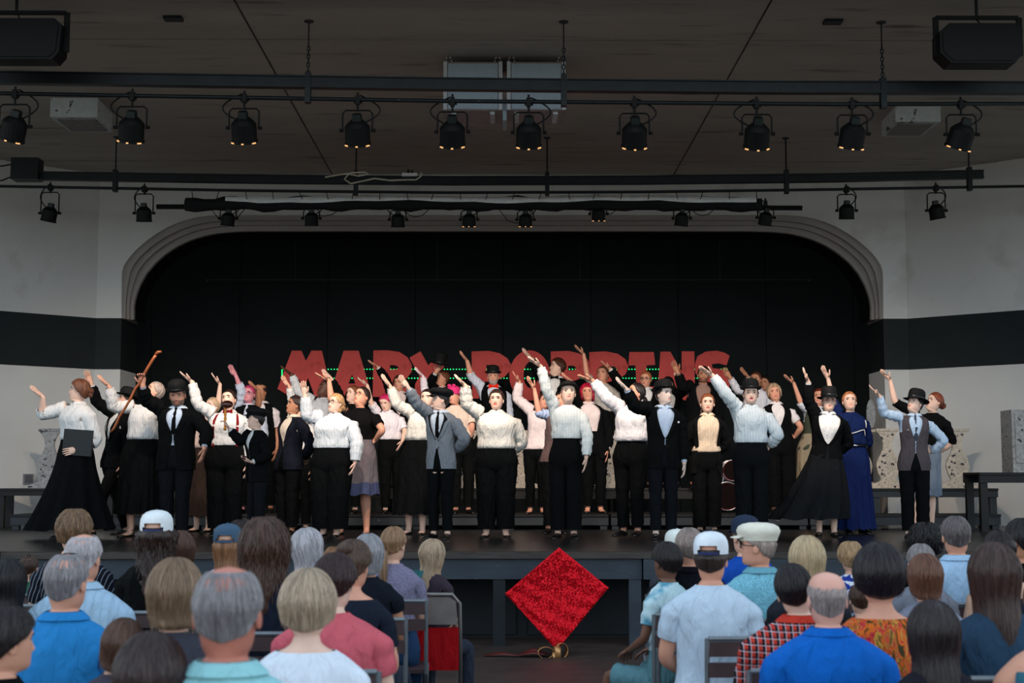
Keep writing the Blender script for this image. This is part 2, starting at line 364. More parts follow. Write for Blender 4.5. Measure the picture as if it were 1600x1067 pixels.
# wires and hooks on the dark back wall
g = MB(); a, b = at(320, 437, 23.6), at(1270, 437, 23.6); g.tube([a, b], 0.006, 6)
for px_ in (461, 683, 906, 1125): g.tube([at(px_, 437, 23.6), Vector((at(px_, 437, 23.6).x, 23.6, ZC))], 0.004, 5)
for px_ in (324, 1264):
    g.sphere(at(px_, 438, 23.6), 0.022, 8, 6)
tag(g.build('curtain_batten', mat('batten_grey', (60, 64, 64), rough=0.4)), 'thin horizontal batten wire hung on four rods in the black opening', 'batten')
# ---------------------------------------------------------------- risers, tables, balusters, letters
M_RIS = mat('riser_blue_grey', (40, 47, 54), rough=0.6, vary=0.2, scale=6, stretch=(0.4, 1, 1), dirt=((110, 110, 106), 24, 0.72, 0.03))
M_RISD = mat('riser_dark', (18, 20, 23), rough=0.6, vary=0.2, scale=6)
R1 = SZ + 0.195; R2 = SZ + 0.527
def riser(name, label, x0, x1, y0, y1, ztop, bh, post_px, mtop, mbeam, cat='platform', grp=None):
    root = empty(name, ((x0 + x1) / 2, (y0 + y1) / 2, SZ), label, cat, grp); c = root.location
    def bx(nm, lo, hi, m_):
        g_ = MB(); g_.box(tuple(Vector(lo) - c), tuple(Vector(hi) - c)); return g_.build(nm, m_, root)
    bx('deck', (x0, y0 - 0.02, ztop - 0.03), (x1, y1, ztop), mtop)
    bx('front_beam', (x0, y0, ztop - 0.03 - bh), (x1, y0 + 0.05, ztop - 0.03), mbeam)
    bx('rear_beam', (x0, y1 - 0.05, ztop - 0.03 - bh), (x1, y1, ztop - 0.03), mbeam)
    n_ = max(2, int((x1 - x0) / post_px) + 1)
    for i in range(n_):
        x = x0 + 0.06 + (x1 - x0 - 0.12) * i / (n_ - 1)
        for yy in (y0 + 0.06, y1 - 0.06):
            bx('leg', (x - 0.045, yy - 0.04, SZ), (x + 0.045, yy + 0.04, ztop - 0.03 - bh), mbeam)
    return root
XR = lambda px_, Y: at(px_, 700, Y).x
segs = [(20, 178), (180, 330), (334, 640), (644, 950), (954, 1260), (1264, 1358), (1362, 1560)]
lb = ['low painted riser section before the lone marbled baluster', 'low painted riser behind the bearded man with the cane', 'low painted riser behind the suspenders and the blonde curly woman',
      'low painted riser behind the boy in grey blazer', 'low painted riser behind the youth in dark suit', 'low painted riser section behind the blue dress', 'low painted riser running behind the brown waistcoat singer']
for (a, b), l_ in zip(segs, lb): riser('low_riser', l_, XR(a, 18.7), XR(b, 18.7), 18.7, 19.3 if a in (20, 1362) else 20.1, R1, 0.11, 0.9, M_RISD, M_RIS, grp='low risers across the stage')
riser('high_riser', 'tall black platform in the opening below the red letters, left half', XR(215, 20.14), XR(784, 20.14), 20.14, 22.0, R2, 0.12, 1.5, M_RISD, M_RISD)
riser('high_riser', 'tall black platform in the opening below the red letters, right half', XR(786, 20.14), XR(1355, 20.14), 20.14, 22.0, R2, 0.12, 1.5, M_RISD, M_RISD)
riser('side_table', 'long dark table along the grey wall carrying the lone marbled baluster', XR(-8, 19.4), XR(176, 19.4), 19.5, 19.95, R2, 0.07, 1.0, M_RISD, M_RISD, 'table')
riser('side_table', 'long blue-black table along the grey wall under the marbled baluster pair', XR(1362, 19.4), XR(1558, 19.4), 19.42, 19.85, R2, 0.09, 0.6, M_RISD, M_RIS, 'table')
riser('side_table', 'taller black table under the grey speckled cabinet', XR(1527, 17.9), XR(1660, 17.9), 17.85, 18.5, at(1560, 738, 17.9).z, 0.10, 0.8, M_RISD, M_RISD, 'table')
M_MARB = mat('marble_print', (196, 186, 172), rough=0.7, vary=0.25, scale=30, dirt=((50, 52, 62), 17, 0.60, 0.03))
M_MARBG = mat('marble_print_grey', (150, 152, 154), rough=0.7, vary=0.25, scale=26, dirt=((60, 66, 70), 19, 0.60, 0.04))
vp = [(0, 28), (5, 29), (7, 22), (10, 13), (14, 11), (22, 15), (33, 17.5), (42, 15.5), (50, 11), (58, 7.5), (65, 6.5), (72, 8), (78, 11), (82, 14), (84, 17), (88, 17)]
def baluster(px_, Y, label, z0=None, scale=1.0, m_=None):
    s_ = 0.0093 * scale; b = at(px_, 762, Y); z0 = R2 if z0 is None else z0
    poly = [(-w_ * s_, h * s_) for h, w_ in vp] + [(w_ * s_, h * s_) for h, w_ in reversed(vp)]
    g_ = MB(); g_.prism(list(reversed(poly)), -0.02, 0.02)
    o = g_.build('baluster', m_ or M_MARB, loc=(b.x, Y, z0)); tag(o, label, 'baluster', 'marbled cut-out balusters')
    f_ = MB()
    f_.box((-0.27 * scale, -0.05, 0), (0.27 * scale, -0.02, 0.035)); f_.build('foot', m_ or M_MARB, o)
    f_ = MB(); f_.box((-0.15 * scale, -0.035, 0.785 * scale), (0.17 * scale, -0.02, 0.82 * scale)); f_.build('cap_strip', m_ or M_MARB, o)
    return o
baluster(76, 19.7, 'lone marbled baluster cut-out standing at the stage end by the wall box', m_=M_MARBG)
baluster(731, 20.4, 'marbled baluster seen between the grey blazer and the large lace blouse')
baluster(814, 20.4, 'marbled baluster seen between the large lace blouse and the ruffled blouse')
baluster(958, 20.4, 'marbled baluster glimpsed beside the red-haired singer in black cardigan')
baluster(1346, 20.4, 'marbled baluster next to the blue dress, carrying one end of the rail')
baluster(1388, 19.65, 'marbled baluster partly hidden behind the brown waistcoat singer')
baluster(1497, 19.65, 'marbled baluster standing free right of the brown waistcoat singer')
b0, b1 = XR(1334, 20.35), XR(1380, 20.35); g = MB(); g.box((b0, 20.33, R2 + 0.795), (b1, 20.36, R2 + 0.835)); tag(g.build('balustrade_rail', M_MARB), 'pale marbled rail laid across two balusters beside the blue dress', 'rail')
p = at(1364, 646, 20.5); g = MB(); n_ = 20
g.prism([(0.065 * math.cos(2 * PI * i / n_), 0.21 * math.sin(2 * PI * i / n_)) for i in range(n_)], -0.012, 0.012)
o = tag(g.build('oval_board', M_MARBG, loc=(p.x, 20.62, p.z)), 'narrow grey speckled oval board upright behind the rail', 'board')
g = MB(); g.beam((0, 0.02, -0.2), (0, 0.02, R2 - p.z), 0.03, 0.02); g.build('stick', M_RISD, o)
p0, p1 = at(1580, 640, 17.95), at(1640, 738, 17.95); g = MB(); g.box((p0.x, 17.95, at(1560, 738, 17.9).z), (p1.x, 18.35, p0.z))
o = tag(g.build('cabinet', M_MARBG), 'grey speckled tall box cabinet standing on the higher table', 'cabinet')
g = MB(); zt = at(1560, 738, 17.9).z
g.box((p0.x + 0.04, 17.935, zt + 0.12), (p1.x - 0.04, 17.95, p0.z - 0.05)); g.build('front_panel', M_MARBG, o)
# letters
M_RED = mat('letter_red_paint', (200, 72, 68), rough=0.7, vary=0.10, scale=3.5, dirt=((168, 50, 48), 5, 0.58, 0.12))
LY = 22.3
def letter(ch, pts, ox, oy, s_, holes=(), word='first'):
    W = [P2(ox + x / s_, oy + y / s_, LY) for x, y in pts]; H_ = [[P2(ox + x / s_, oy + y / s_, LY) for x, y in h] for h in holes]
    ar = sum(W[i][0] * W[(i + 1) % len(W)][1] - W[(i + 1) % len(W)][0] * W[i][1] for i in range(len(W)))
    if ar < 0: W = W[::-1]
    cx = sum(p[0] for p in W) / len(W); z0 = min(p[1] for p in W)
    g_ = MB(); g_.prism([(x - cx, z - z0) for x, z in W], -0.02, 0.02, holes=[[(x - cx, z - z0) for x, z in h] for h in H_])
    o_ = g_.build('sign_letter', M_RED, loc=(cx, LY, z0)); tag(o_, 'large red cut-out letter %s %s' % (ch, word), 'letter', 'red cut-out letters of the title sign')
    k = MB(); k.beam((0, 0.05, 0.1), (0, 0.05, SZ - z0 if False else R2 - z0), 0.04, 0.04); k.build('post', M_BLACK, o_)
    return o_
A1 = (430, 530, 5.714); A2 = (700, 530, 6.667); A3 = (910, 530, 6.4)
letter('M', [(150, 103), (235, 103), (275, 195), (325, 103), (418, 103), (512, 505), (355, 512), (295, 345), (252, 455), (215, 352), (165, 490), (105, 492), (22, 443)], *A1, word='starting the sign')
letter('A', [(612, 103), (745, 103), (868, 520), (735, 520), (715, 440), (650, 440), (615, 520), (490, 500)], *A1, holes=[[(687, 315), (718, 397), (655, 397)]], word='in the first word')
letter('R', [(878, 100), (1010, 100), (1110, 115), (1180, 160), (1220, 225), (1218, 290), (1180, 345), (1130, 370), (1245, 520), (1080, 520), (1000, 400), (1000, 515), (872, 515)], *A1, holes=[[(1025, 230), (1060, 230), (1092, 240), (1104, 252), (1092, 266), (1060, 270), (1025, 270)]], word='in the first word')
letter('Y', [(1200, 165), (1298, 108), (1368, 235), (1412, 185), (1518, 228), (1390, 420), (1385, 520), (1245, 520), (1250, 400), (1290, 330)], *A1, word='under the black hat')
Pp = [(245, 128), (430, 122), (540, 148), (620, 200), (655, 265), (645, 330), (590, 390), (500, 430), (420, 442), (322, 442), (322, 618), (255, 618)]
letter('P', Pp, *A2, holes=[[(400, 268), (460, 268), (488, 290), (460, 320), (400, 320)]], word='starting the second word')
el = lambda cx, cy, rx, ry, n=28: [(cx + rx * math.cos(2 * PI * i / n), cy + ry * math.sin(2 * PI * i / n)) for i in range(n)]
letter('O', el(850, 378, 212, 262), *A2, holes=[el(862, 372, 76, 138, 20)], word='round')
letter('P', [(x + 825, y) for x, y in Pp], *A2, holes=[[(1250, 275), (1310, 275), (1338, 300), (1310, 326), (1250, 326)]], word='following the round O')
letter('P', [(68, 130), (230, 122), (350, 145), (430, 200), (460, 275), (430, 350), (360, 400), (250, 430), (190, 430), (190, 610), (70, 610)], *A3, holes=[[(265, 272), (320, 272), (346, 300), (320, 325), (265, 325)]], word='directly before the I')
letter('I', [(470, 128), (712, 128), (728, 258), (640, 262), (645, 470), (730, 475), (735, 590), (450, 590), (455, 475), (540, 470), (530, 262), (460, 262)], *A3, word='with broad bars')
letter('N', [(780, 125), (878, 125), (992, 325), (992, 122), (1118, 122), (1122, 610), (1010, 610), (892, 400), (880, 610), (745, 610)], *A3, word='near the end of the sign')
letter('S', [(1470, 165), (1440, 262), (1360, 240), (1290, 250), (1300, 290), (1400, 300), (1460, 370), (1470, 480), (1400, 570), (1250, 610), (1130, 570), (1150, 470), (1250, 500), (1320, 480), (1310, 440), (1200, 410), (1130, 340), (1122, 250), (1150, 170), (1230, 125), (1340, 115), (1420, 135)], *A3, word='ending the sign')
M_LED = mat('green_led', (40, 255, 130), emit=1.6)
for py_, nm in ((577, 'upper'), (591, 'lower')):
    a, b = at(441, py_, LY + 0.1), at(1138, py_, LY + 0.1); n_ = 150
    root = MB(); root.beam(a, b, 0.02, 0.03); o = tag(root.build('light_strip', M_BLACK), '%s row of small green lights running behind the red letters' % nm, 'light strip', 'green light strips')
    g = MB()
    for i in range(n_):
        q = a.lerp(b, (i + 0.5) / n_); g.box((q.x - 0.008, q.y - 0.024, q.z - 0.007), (q.x + 0.008, q.y - 0.012, q.z + 0.007))
    bl = g.build('bulbs', M_LED, o); bl['kind'] = 'stuff'
    if py_ == 577:
        g = MB()
        for i in range(9): q = at(441, 578 + i * 1.6, LY + 0.1); g.box((q.x - 0.008, q.y - 0.024, q.z - 0.005), (q.x + 0.008, q.y - 0.012, q.z + 0.005))
        g.build('bulbs', M_LED, o)['kind'] = 'stuff'
        g = MB(); g.beam(at(441, 577, LY + .1), at(441, 592, LY + .1), .03, .02)
        g.build('end_piece', M_BLACK, o)
        for px_ in (470, 640, 790, 950, 1110):
            q = at(px_, 577, LY + 0.12); g = MB(); g.beam(q, (q.x, q.y, SZ), 0.04, 0.04); g.build('post', M_BLACK, o)
# wall box
p = at(43, 748, 20.3); 
d_ = Vector((cl.x + 11.9, WY - 16.1, 0)).normalized(); 
t_ = None
for k in range(2000):
    yy = 16.1 + (WY - 16.1) * k / 2000; xx = -11.9 + (cl.x + 11.9) * k / 2000
    q = at(43, 748, yy)
    if q.x <= xx + 0.003 and q.x >= xx - 0.012: t_ = (xx, yy, q.z); break
if t_ is None: t_ = (p.x, p.y, p.z)
ang = math.atan2(d_.y, d_.x); g = MB(); g.box((-0.07, -0.04, -0.07), (0.07, 0, 0.07))
o = tag(g.build('outlet_box', mat('galvanised_grey', (150, 150, 156), metal=0.4, rough=0.5), loc=(t_[0], t_[1], t_[2]), rot=(0, 0, ang)), 'small square grey electrical box fixed low on the wall', 'outlet box')
g = MB(); g.box((-0.055, -0.047, -0.055), (0.055, -0.04, 0.055)); g.build('cover', mat('galvanised_dark', (110, 110, 118), metal=0.4), o)
# drum kit glimpsed behind the singers
M_DRUM = mat('drum_red', (150, 16, 22), rough=0.2, vary=0.2, spec=0.8); M_CHR = mat('chrome', (200, 200, 200), metal=1, rough=0.2)
for px_, py_, r_, hh, lab in ((1143, 735, 0.14, 0.2, 'small glossy red drum beside the white bowler lady, upper of two'), (1134, 775, 0.19, 0.25, 'big glossy red drum lying low behind the cream blouse singer')):
    YD = 19.8 if r_ < .2 else 19.15; p = at(px_, py_, YD); z0 = R1; cz = max(p.z - z0, r_ + 0.03)
    root = empty('drum', (p.x, YD, z0), lab, 'drum', 'red drums'); g = MB()
    ring = lambda rr, y: [(rr * math.cos(2 * PI * i / 24), y, cz + rr * math.sin(2 * PI * i / 24)) for i in range(24)]
    g.tube([(0, -hh / 2, cz), (0, hh / 2, cz)], r_, 24); g.build('shell', M_DRUM, root, smooth=False)
    for y in (-hh / 2 - 0.005, hh / 2 + 0.005):
        g = MB(); g.tube(ring(r_ + 0.004, y) + [ring(r_ + 0.004, y)[0]], 0.009, 6); g.build('hoop', M_CHR, root, smooth=True)
    g = MB(); g.tube([(0, -hh / 2 - 0.001, cz), (0, -hh / 2 - 0.004, cz)], r_ - 0.01, 24); g.build('drum_head', mat('drumskin', (16, 3, 4), spec=.1), root)
    for sgn in (-1, 1):
        g = MB(); g.tube([(sgn * r_ * 0.8, 0, cz - r_ * 0.55), (sgn * (r_ + 0.05), 0, 0)], 0.01, 6); g.build('leg', M_CHR, root)
# ---------------------------------------------------------------- rigging above the stage
YB1 = on_z(484, 33, ZC).y; YB2 = on_z(855, 215, ZC).y
def chain(g_, a, b, link=0.05, r=0.006):
    a = Vector(a); b = Vector(b); n_ = max(1, int((b - a).length / (link * 0.78))); d = (b - a) / n_
    for i in range(n_):
        c = a + d * (i + 0.5); L = []
        for k in range(9):
            t = 2 * PI * k / 8; u, v_ = math.cos(t) * link * 0.30, math.sin(t) * link * 0.5
            L.append(c + (Vector((u, 0, v_)) if i % 2 else Vector((0, u, v_))))
        g_.tube(L, r, 5, cap=False)
def rail_beam(name, label, pts, Y, h, wd, m_):
    P_ = [at(x, y, Y) for x, y in pts]; c = sum(P_, Vector()) / len(P_); g_ = MB()
    for a, b in zip(P_, P_[1:]): g_.beam(a - c, b - c, wd, h)
    # web lips
    for a, b in zip(P_, P_[1:]):
        g_.beam(a - c + Vector((0, 0, h / 2 - 0.008)), b - c + Vector((0, 0, h / 2 - 0.008)), wd + 0.04, 0.012); g_.beam(a - c - Vector((0, 0, h / 2 - 0.008)), b - c - Vector((0, 0, h / 2 - 0.008)), wd + 0.04, 0.012)
    return tag(g_.build(name, m_, loc=c), label, 'beam')
bm1 = rail_beam('rigging_beam', 'long dark steel beam across the ceiling nearest the audience', [(-60, 121), (400, 127.5), (700, 132), (1200, 137), (1660, 138)], YB1, 0.125, 0.06, M_DKM)
bm2 = rail_beam('rigging_beam', 'dark steel beam hung just before the arch, ending free at one side', [(62, 275), (400, 280), (700, 282.5), (1000, 281.5), (1300, 278), (1536, 272.5)], YB2, 0.115, 0.06, M_DKM)
def pipe(name, label, pts, Y, r, m_, cat='pipe'):
    P_ = [at(x, y, Y) for x, y in pts]; c = sum(P_, Vector()) / len(P_); g_ = MB(); g_.tube([p - c for p in P_], r, 10); return tag(g_.build(name, m_, loc=c, smooth=True), label, cat)
PP1 = [(-60, 144), (0, 146), (400, 153), (700, 158), (1000, 160.5), (1300, 163), (1660, 162)]; PP2 = [(-60, 290), (0, 291), (400, 298), (700, 301), (1000, 300), (1300, 296), (1660, 290)]
pipe('lighting_pipe', 'long pipe carrying the ten large spotlights under the front beam', PP1, YB1, 0.021, M_DKM)
pipe('lighting_pipe', 'thinner long pipe carrying the small spotlights before the arch', PP2, YB2, 0.02, M_DKM)
ipy = lambda P_, x: float(np.interp(x, [p[0] for p in P_], [p[1] for p in P_]))
def hanger(px_, ytop, Y, PPx, by, label, is_chain):
    P_ = at(px_, ipy(PPx, px_) + 2, Y); T = at(px_, by, Y); x = P_.x
    root = empty('hanger', (x, Y, ZC), label, 'hanger', 'hangers of the lighting pipes')
    g_ = MB(); g_.box((-0.028, -0.045, P_.z - ZC - 0.03), (0.028, 0.045, T.z - ZC + 0.02)); g_.build('bracket', M_DKM, root)
    g_ = MB()
    if is_chain:
        g_.tube([(0, 0, 0), (0, 0, (T.z - ZC) * 0.4)], 0.007, 6); chain(g_, (0, 0, (T.z - ZC) * 0.4), (0, 0, T.z - ZC))
        g_.build('chain', M_DKM, root)
    else:
        g_.tube([(0, 0, 0), (0, 0, T.z - ZC)], 0.011, 6); g_.build('rod', M_DKM, root)
    g_ = MB(); g_.lathe([(0, 0), (0.05, 0), (0.045, -0.012), (0, -0.014)], 12); g_.build('ceiling_plate', M_DKM, root)
hanger(481, 33, YB1, PP1, 117, 'chain and strap holding the front beam beside the large light nearest the white cabinets', 1)
hanger(881, 37, YB1, PP1, 121, 'chain and strap crossing the edge of the white hanging cabinets', 1)
hanger(1380, 37, YB1, PP1, 126, 'chain and strap holding the front beam next to the rusty ceiling box', 1)
hanger(180, 210, YB2, PP2, 268, 'rod hanger of the rear beam below the rusty ceiling box', 0)
hanger(556, 215, YB2, PP2, 270, 'rod hanger of the rear beam beside the white extension cord', 0)
hanger(855, 215, YB2, PP2, 272, 'rod hanger of the rear beam at mid span', 0)
hanger(1229, 215, YB2, PP2, 268, 'rod hanger of the rear beam past the end of the fabric roll', 0)
hanger(1515, 255, YB2, PP2, 264, 'short hanger at the free end of the rear beam', 0)
p0, p1 = at(22, 249, YB2), at(63, 282, YB2); g = MB(); g.box((p0.x, YB2 - 0.12, p1.z), (p1.x, YB2 + 0.12, p0.z)); o = tag(g.build('junction_box', M_DKM), 'square dark junction box at the wall end of the rear beam', 'junction box')
g = MB(); g.tube([(p0.x, YB2, p0.z - 0.06), (p0.x - 0.15, YB2, p0.z - 0.09), (p0.x - 0.6, YB2, p0.z - 0.1)], 0.01, 6); g.tube([(p0.x, YB2, p1.z + 0.06), (p0.x - 0.15, YB2, p1.z), (p0.x - 0.6, YB2, p1.z - 0.02)], 0.01, 6); g.build('cable', M_MBLK, o)
# stage lights
M_GLOW = mat('lamp_glow', (255, 186, 120), emit=0.7)
M_CAP = mat('fixture_cap', (26, 34, 34), rough=0.5)
def can_light(px_, cy, Y, size, tiltx, roll, label, grp, PPx, big=True, loop=1, glow=True):
    """yoke light hung from a pipe; local axis of the can points to -Z, then tilts to the stage"""
    py_ = ipy(PPx, px_) if PPx else cy - 22; P_ = at(px_, py_, Y); C_ = at(px_, cy, Y); root = empty('stage_light', (P_.x, Y, P_.z), label, 'stage light', grp)
    dz = C_.z - P_.z; s_ = size
    g_ = MB(); g_.box((-0.022, -0.03, -0.05), (0.022, 0.03, 0.035)); g_.tube([(0, 0, 0.03), (0, 0, 0.07)], 0.012, 6); g_.tube([(0, 0, -0.05), (0, 0, -0.12 if big else -0.08)], 0.012, 6)
    g_.tube([(-.04, 0, -.03), (.045, 0, -.03)], .009, 6); g_.build('clamp', M_MBLK, root)
    top = -0.11 if big else -0.07; hw = 0.72 * s_; g_ = MB()
    g_.tube([(-hw, 0, dz), (-hw, 0, top - 0.03), (-hw + 0.03, 0, top), (hw - 0.03, 0, top), (hw, 0, top - 0.03), (hw, 0, dz)], 0.009, 6); yk = g_.build('yoke', M_MBLK, root)
    for sg in (-1, 1):
        g_ = MB(); g_.tube([(sg * (hw - .01), 0, dz), (sg * (hw + 0.03), 0, dz)], 0.018, 8); g_.build('knob', M_MBLK, yk)
    body = MB(); r0 = 0.60 * s_
    body.lathe([(0, 0.82 * s_), (0.2 * s_, 0.82 * s_), (0.24 * s_, 0.72 * s_), (0.24 * s_, 0.55 * s_), (0.45 * s_, 0.38 * s_), (r0, 0.2 * s_), (r0, -0.55 * s_), (r0 * 1.06, -0.57 * s_), (r0 * 1.06, -0.7 * s_), (r0 * 0.9, -0.7 * s_), (r0 * 0.9, -0.6 * s_), (0, -0.6 * s_)], 20)
    for k in range(5): body.lathe([(r0 * 1.03, (0.14 - k * 0.13) * s_), (r0 * 1.03, (0.11 - k * 0.13) * s_)], 20)
    bo = body.build('housing', M_MBLK, root, loc=(0, 0, dz), rot=(-tiltx, roll, 0))
    g_ = MB(); g_.box((-0.2 * s_, -0.29 * s_, 0.5 * s_), (0.2 * s_, 0.1 * s_, 0.80 * s_)); g_.build('lamp_cap', M_CAP, bo)
    if glow:
        for a in (-0.9, 0.0, 0.9):
            g_ = MB(); a2 = a - PI / 2; x, y = math.cos(a2) * r0 * 1.1, math.sin(a2) * r0 * 1.1; t = Vector((-math.sin(a2), math.cos(a2), 0)) * 0.09 * s_ * (1.2 if a else 0.6)
            g_.beam(Vector((x, y, -0.66 * s_)) - t, Vector((x, y, -0.66 * s_)) + t, 0.008, 0.011 * s_ / .2); g_.build('vent_glow', M_GLOW, bo)
    g_ = MB(); L = []; sd = loop; 
    for k in range(12):
        t = k / 11; L.append((sd * (0.02 + 0.20 * math.sin(t * PI) * (1.0 if big else 0.6)), 0.03, 0.05 + (dz + 0.3 * s_ - 0.05) * t))
    g_.tube(L, 0.008, 6); g_.build('cable', M_MBLK, root, smooth=True)
    return root
G1 = 'large stage lights on the front pipe'
fr = [(24, 198, -0.30, 0.30, 1, 'first large spotlight from the dim corner speaker, leaning sideways'), (207, 199, -0.4, 0.12, -1, 'large spotlight directly beside the first rusty ceiling box'),
      (382, 200, -0.45, 0.0, -1, 'large spotlight between the rusty ceiling box and the first chain'), (559, 204, -0.45, 0.0, 1, 'large spotlight just past the first chain hanger'),
      (707, 206, -0.5, 0.0, -1, 'large spotlight in front of the first white hanging cabinet'), (826, 207, -0.5, 0.0, 1, 'large spotlight in front of the second white hanging cabinet'),
      (991, 208, -0.5, 0.0, 1, 'large spotlight next beyond the white hanging cabinets'), (1182, 209, -0.5, 0.0, -1, 'large spotlight midway between white cabinets and the last chain'),
      (1331, 209, -0.4, 0.10, 1, 'large spotlight close to the last chain hanger'), (1501, 210, -0.4, 0.25, 1, 'large spotlight beside the second rusty ceiling box, leaning sideways')]
for (x, y, tx, ro, lp, lab) in fr: can_light(x, y, YB1, 0.205, tx, ro, lab, G1, PP1, True, lp)
G2 = 'small stage lights before the arch'
YR = YB2 + 0.35
bk = [(79, 333, 0.22, 0, 'small spotlight hung over the wall corner, leaning'), (226, 333, 0.0, 0, 'small spotlight beside the fabric roll end, over the arch shoulder'), (1322, 329, 0.0, 0, 'small spotlight over the far arch shoulder'), (1462, 329, -0.2, 0, 'small spotlight hung over the far wall corner, leaning'),
      (357, 341, 0.12, 1, 'small spotlight with bluish glow under the fabric roll'), (487, 341, 0, 1, 'second small spotlight under the fabric roll'), (622, 343, 0, 1, 'small spotlight under the roll below the power strip'), (733, 343, 0, 1, 'small spotlight left of the roll middle'),
      (821, 343, 0, 1, 'small spotlight below the mid span rod'), (935, 334, 0, 1, 'small spotlight set higher under the roll'), (1065, 341, 0.1, 1, 'last but one small spotlight under the roll'), (1196, 340, 0.15, 1, 'small spotlight at the far end of the roll')]
for (x, y, ro, und, lab) in bk:
    if und: can_light(x, y, YR, 0.150, -0.15, ro, lab, G2, [(0, y - 22), (1600, y - 22)], False, 1 if x % 2 else -1, glow=(x in (733, 821, 935)))
    else: can_light(x, y, YB2, 0.165, -0.15, ro, lab, G2, PP2, False, -1 if x < 300 else 1, glow=False)
# fabric roll
M_ROLL = mat('roll_black_fabric', (17, 18, 20), rough=0.85, bump=0.7, bscale=10, stretch=(0.6, 2, 2)); M_WSTR = mat('white_strip', (246, 248, 248), rough=0.7)
c = at(740, 318, YR); root = empty('fabric_roll', c, 'long black rolled backdrop bundle with a pale strip hung above the arch', 'rolled backdrop')
L = []; Rr = []
for i in range(60):
    x = 290 + (1190 - 290) * i / 59; q = at(x, 318 + 1.5 * math.sin(i * .9) + 0.000006 * (x - 740) ** 2, YR); L.append(q - c); Rr.append(0.085 + 0.014 * math.sin(i * 1.7) + 0.01 * random.random())
g = MB(); g.tube(L, Rr, 12); g.build('roll', M_ROLL, root, smooth=True)
g = MB(); g.tube([at(245, 323, YR) - c, at(1253, 325, YR) - c], 0.035, 10); g.build('core_tube', M_MBLK, root, smooth=True)
g = MB(); vs_ = []; fs_ = []
for i in range(50):
    x = 352 + (1182 - 352) * i / 49; t = i / 49; h_ = 6.5 + 4 * abs(math.sin(i * .55)) * (1 if 2 < i < 47 else .3); yy = 310.5 + 2 * math.sin(i * .3)
    vs_ += [at(x, yy - h_ / 2, YR - 0.12) - c, at(x, yy + h_ / 2, YR - 0.135) - c, at(x, yy - h_ / 2, YR - 0.105) - c]
for i in range(49): a = i * 3; fs_ += [(a + 1, a + 4, a + 3, a), (a, a + 3, a + 5, a + 2)]
g.add(vs_, fs_); g.build('pale_strip', M_WSTR, root, smooth=True)
g = MB()
for i in range(22):
    x = 300 + i * 42; a = at(x, 301 + abs(x - 740) * -0.004, YB2) - c; b = at(x + random.uniform(-6, 6), 314, YR - 0.05) - c; g.tube([a, (a + b) / 2 + Vector((0, 0, -0.01)), b], 0.006, 5)
g.build('tie_cords', M_MBLK, root)
for i in range(6):
    x0_ = 330 + i * 150; a = at(x0_, 327, YR) - c; b = at(x0_ + random.uniform(30, 55), 327, YR) - c; dd = random.uniform(0.05, 0.2); g = MB(); g.tube([a, (a * .75 + b * .25) - Vector((0, 0, dd * .8)), (a + b) / 2 - Vector((0, 0, dd)), (a * .25 + b * .75) - Vector((0, 0, dd * .8)), b], 0.006, 5); g.build('loose_cable', M_MBLK, root, smooth=True)
# white extension cord and power strip on the rear beam
M_CORD = mat('cord_cream', (205, 200, 180), rough=0.6)
g = MB(); g.tube([at(x, y, YB2 - 0.06) for x, y in ((508, 277), (530, 273), (552, 270), (570, 269), (576, 272), (560, 275), (545, 272), (538, 280), (548, 287), (562, 284), (585, 279), (610, 282), (635, 281), (650, 281), (658, 275), (658, 270))], 0.012, 6)
tag(g.build('extension_cord', M_CORD, smooth=True), 'cream extension cord looped along the rear beam', 'cord')
g = MB(); a, b = at(628, 275, YB2 - 0.08), at(652, 271, YB2 - 0.04); g.box((a.x, a.y, a.z), (b.x, b.y, b.z)); o = tag(g.build('power_strip', mat('plastic_white', (222, 224, 222))), 'white power strip lying on the rear beam', 'power strip')
g = MB(); q = at(641, 271, YB2 - 0.06); g.box((q.x - 0.04, q.y - 0.02, q.z), (q.x - 0.01, q.y + 0.02, q.z + 0.05)); g.box((q.x + 0.01, q.y - 0.02, q.z), (q.x + 0.04, q.y + 0.02, q.z + 0.04)); g.build('plug', M_MBLK, o)
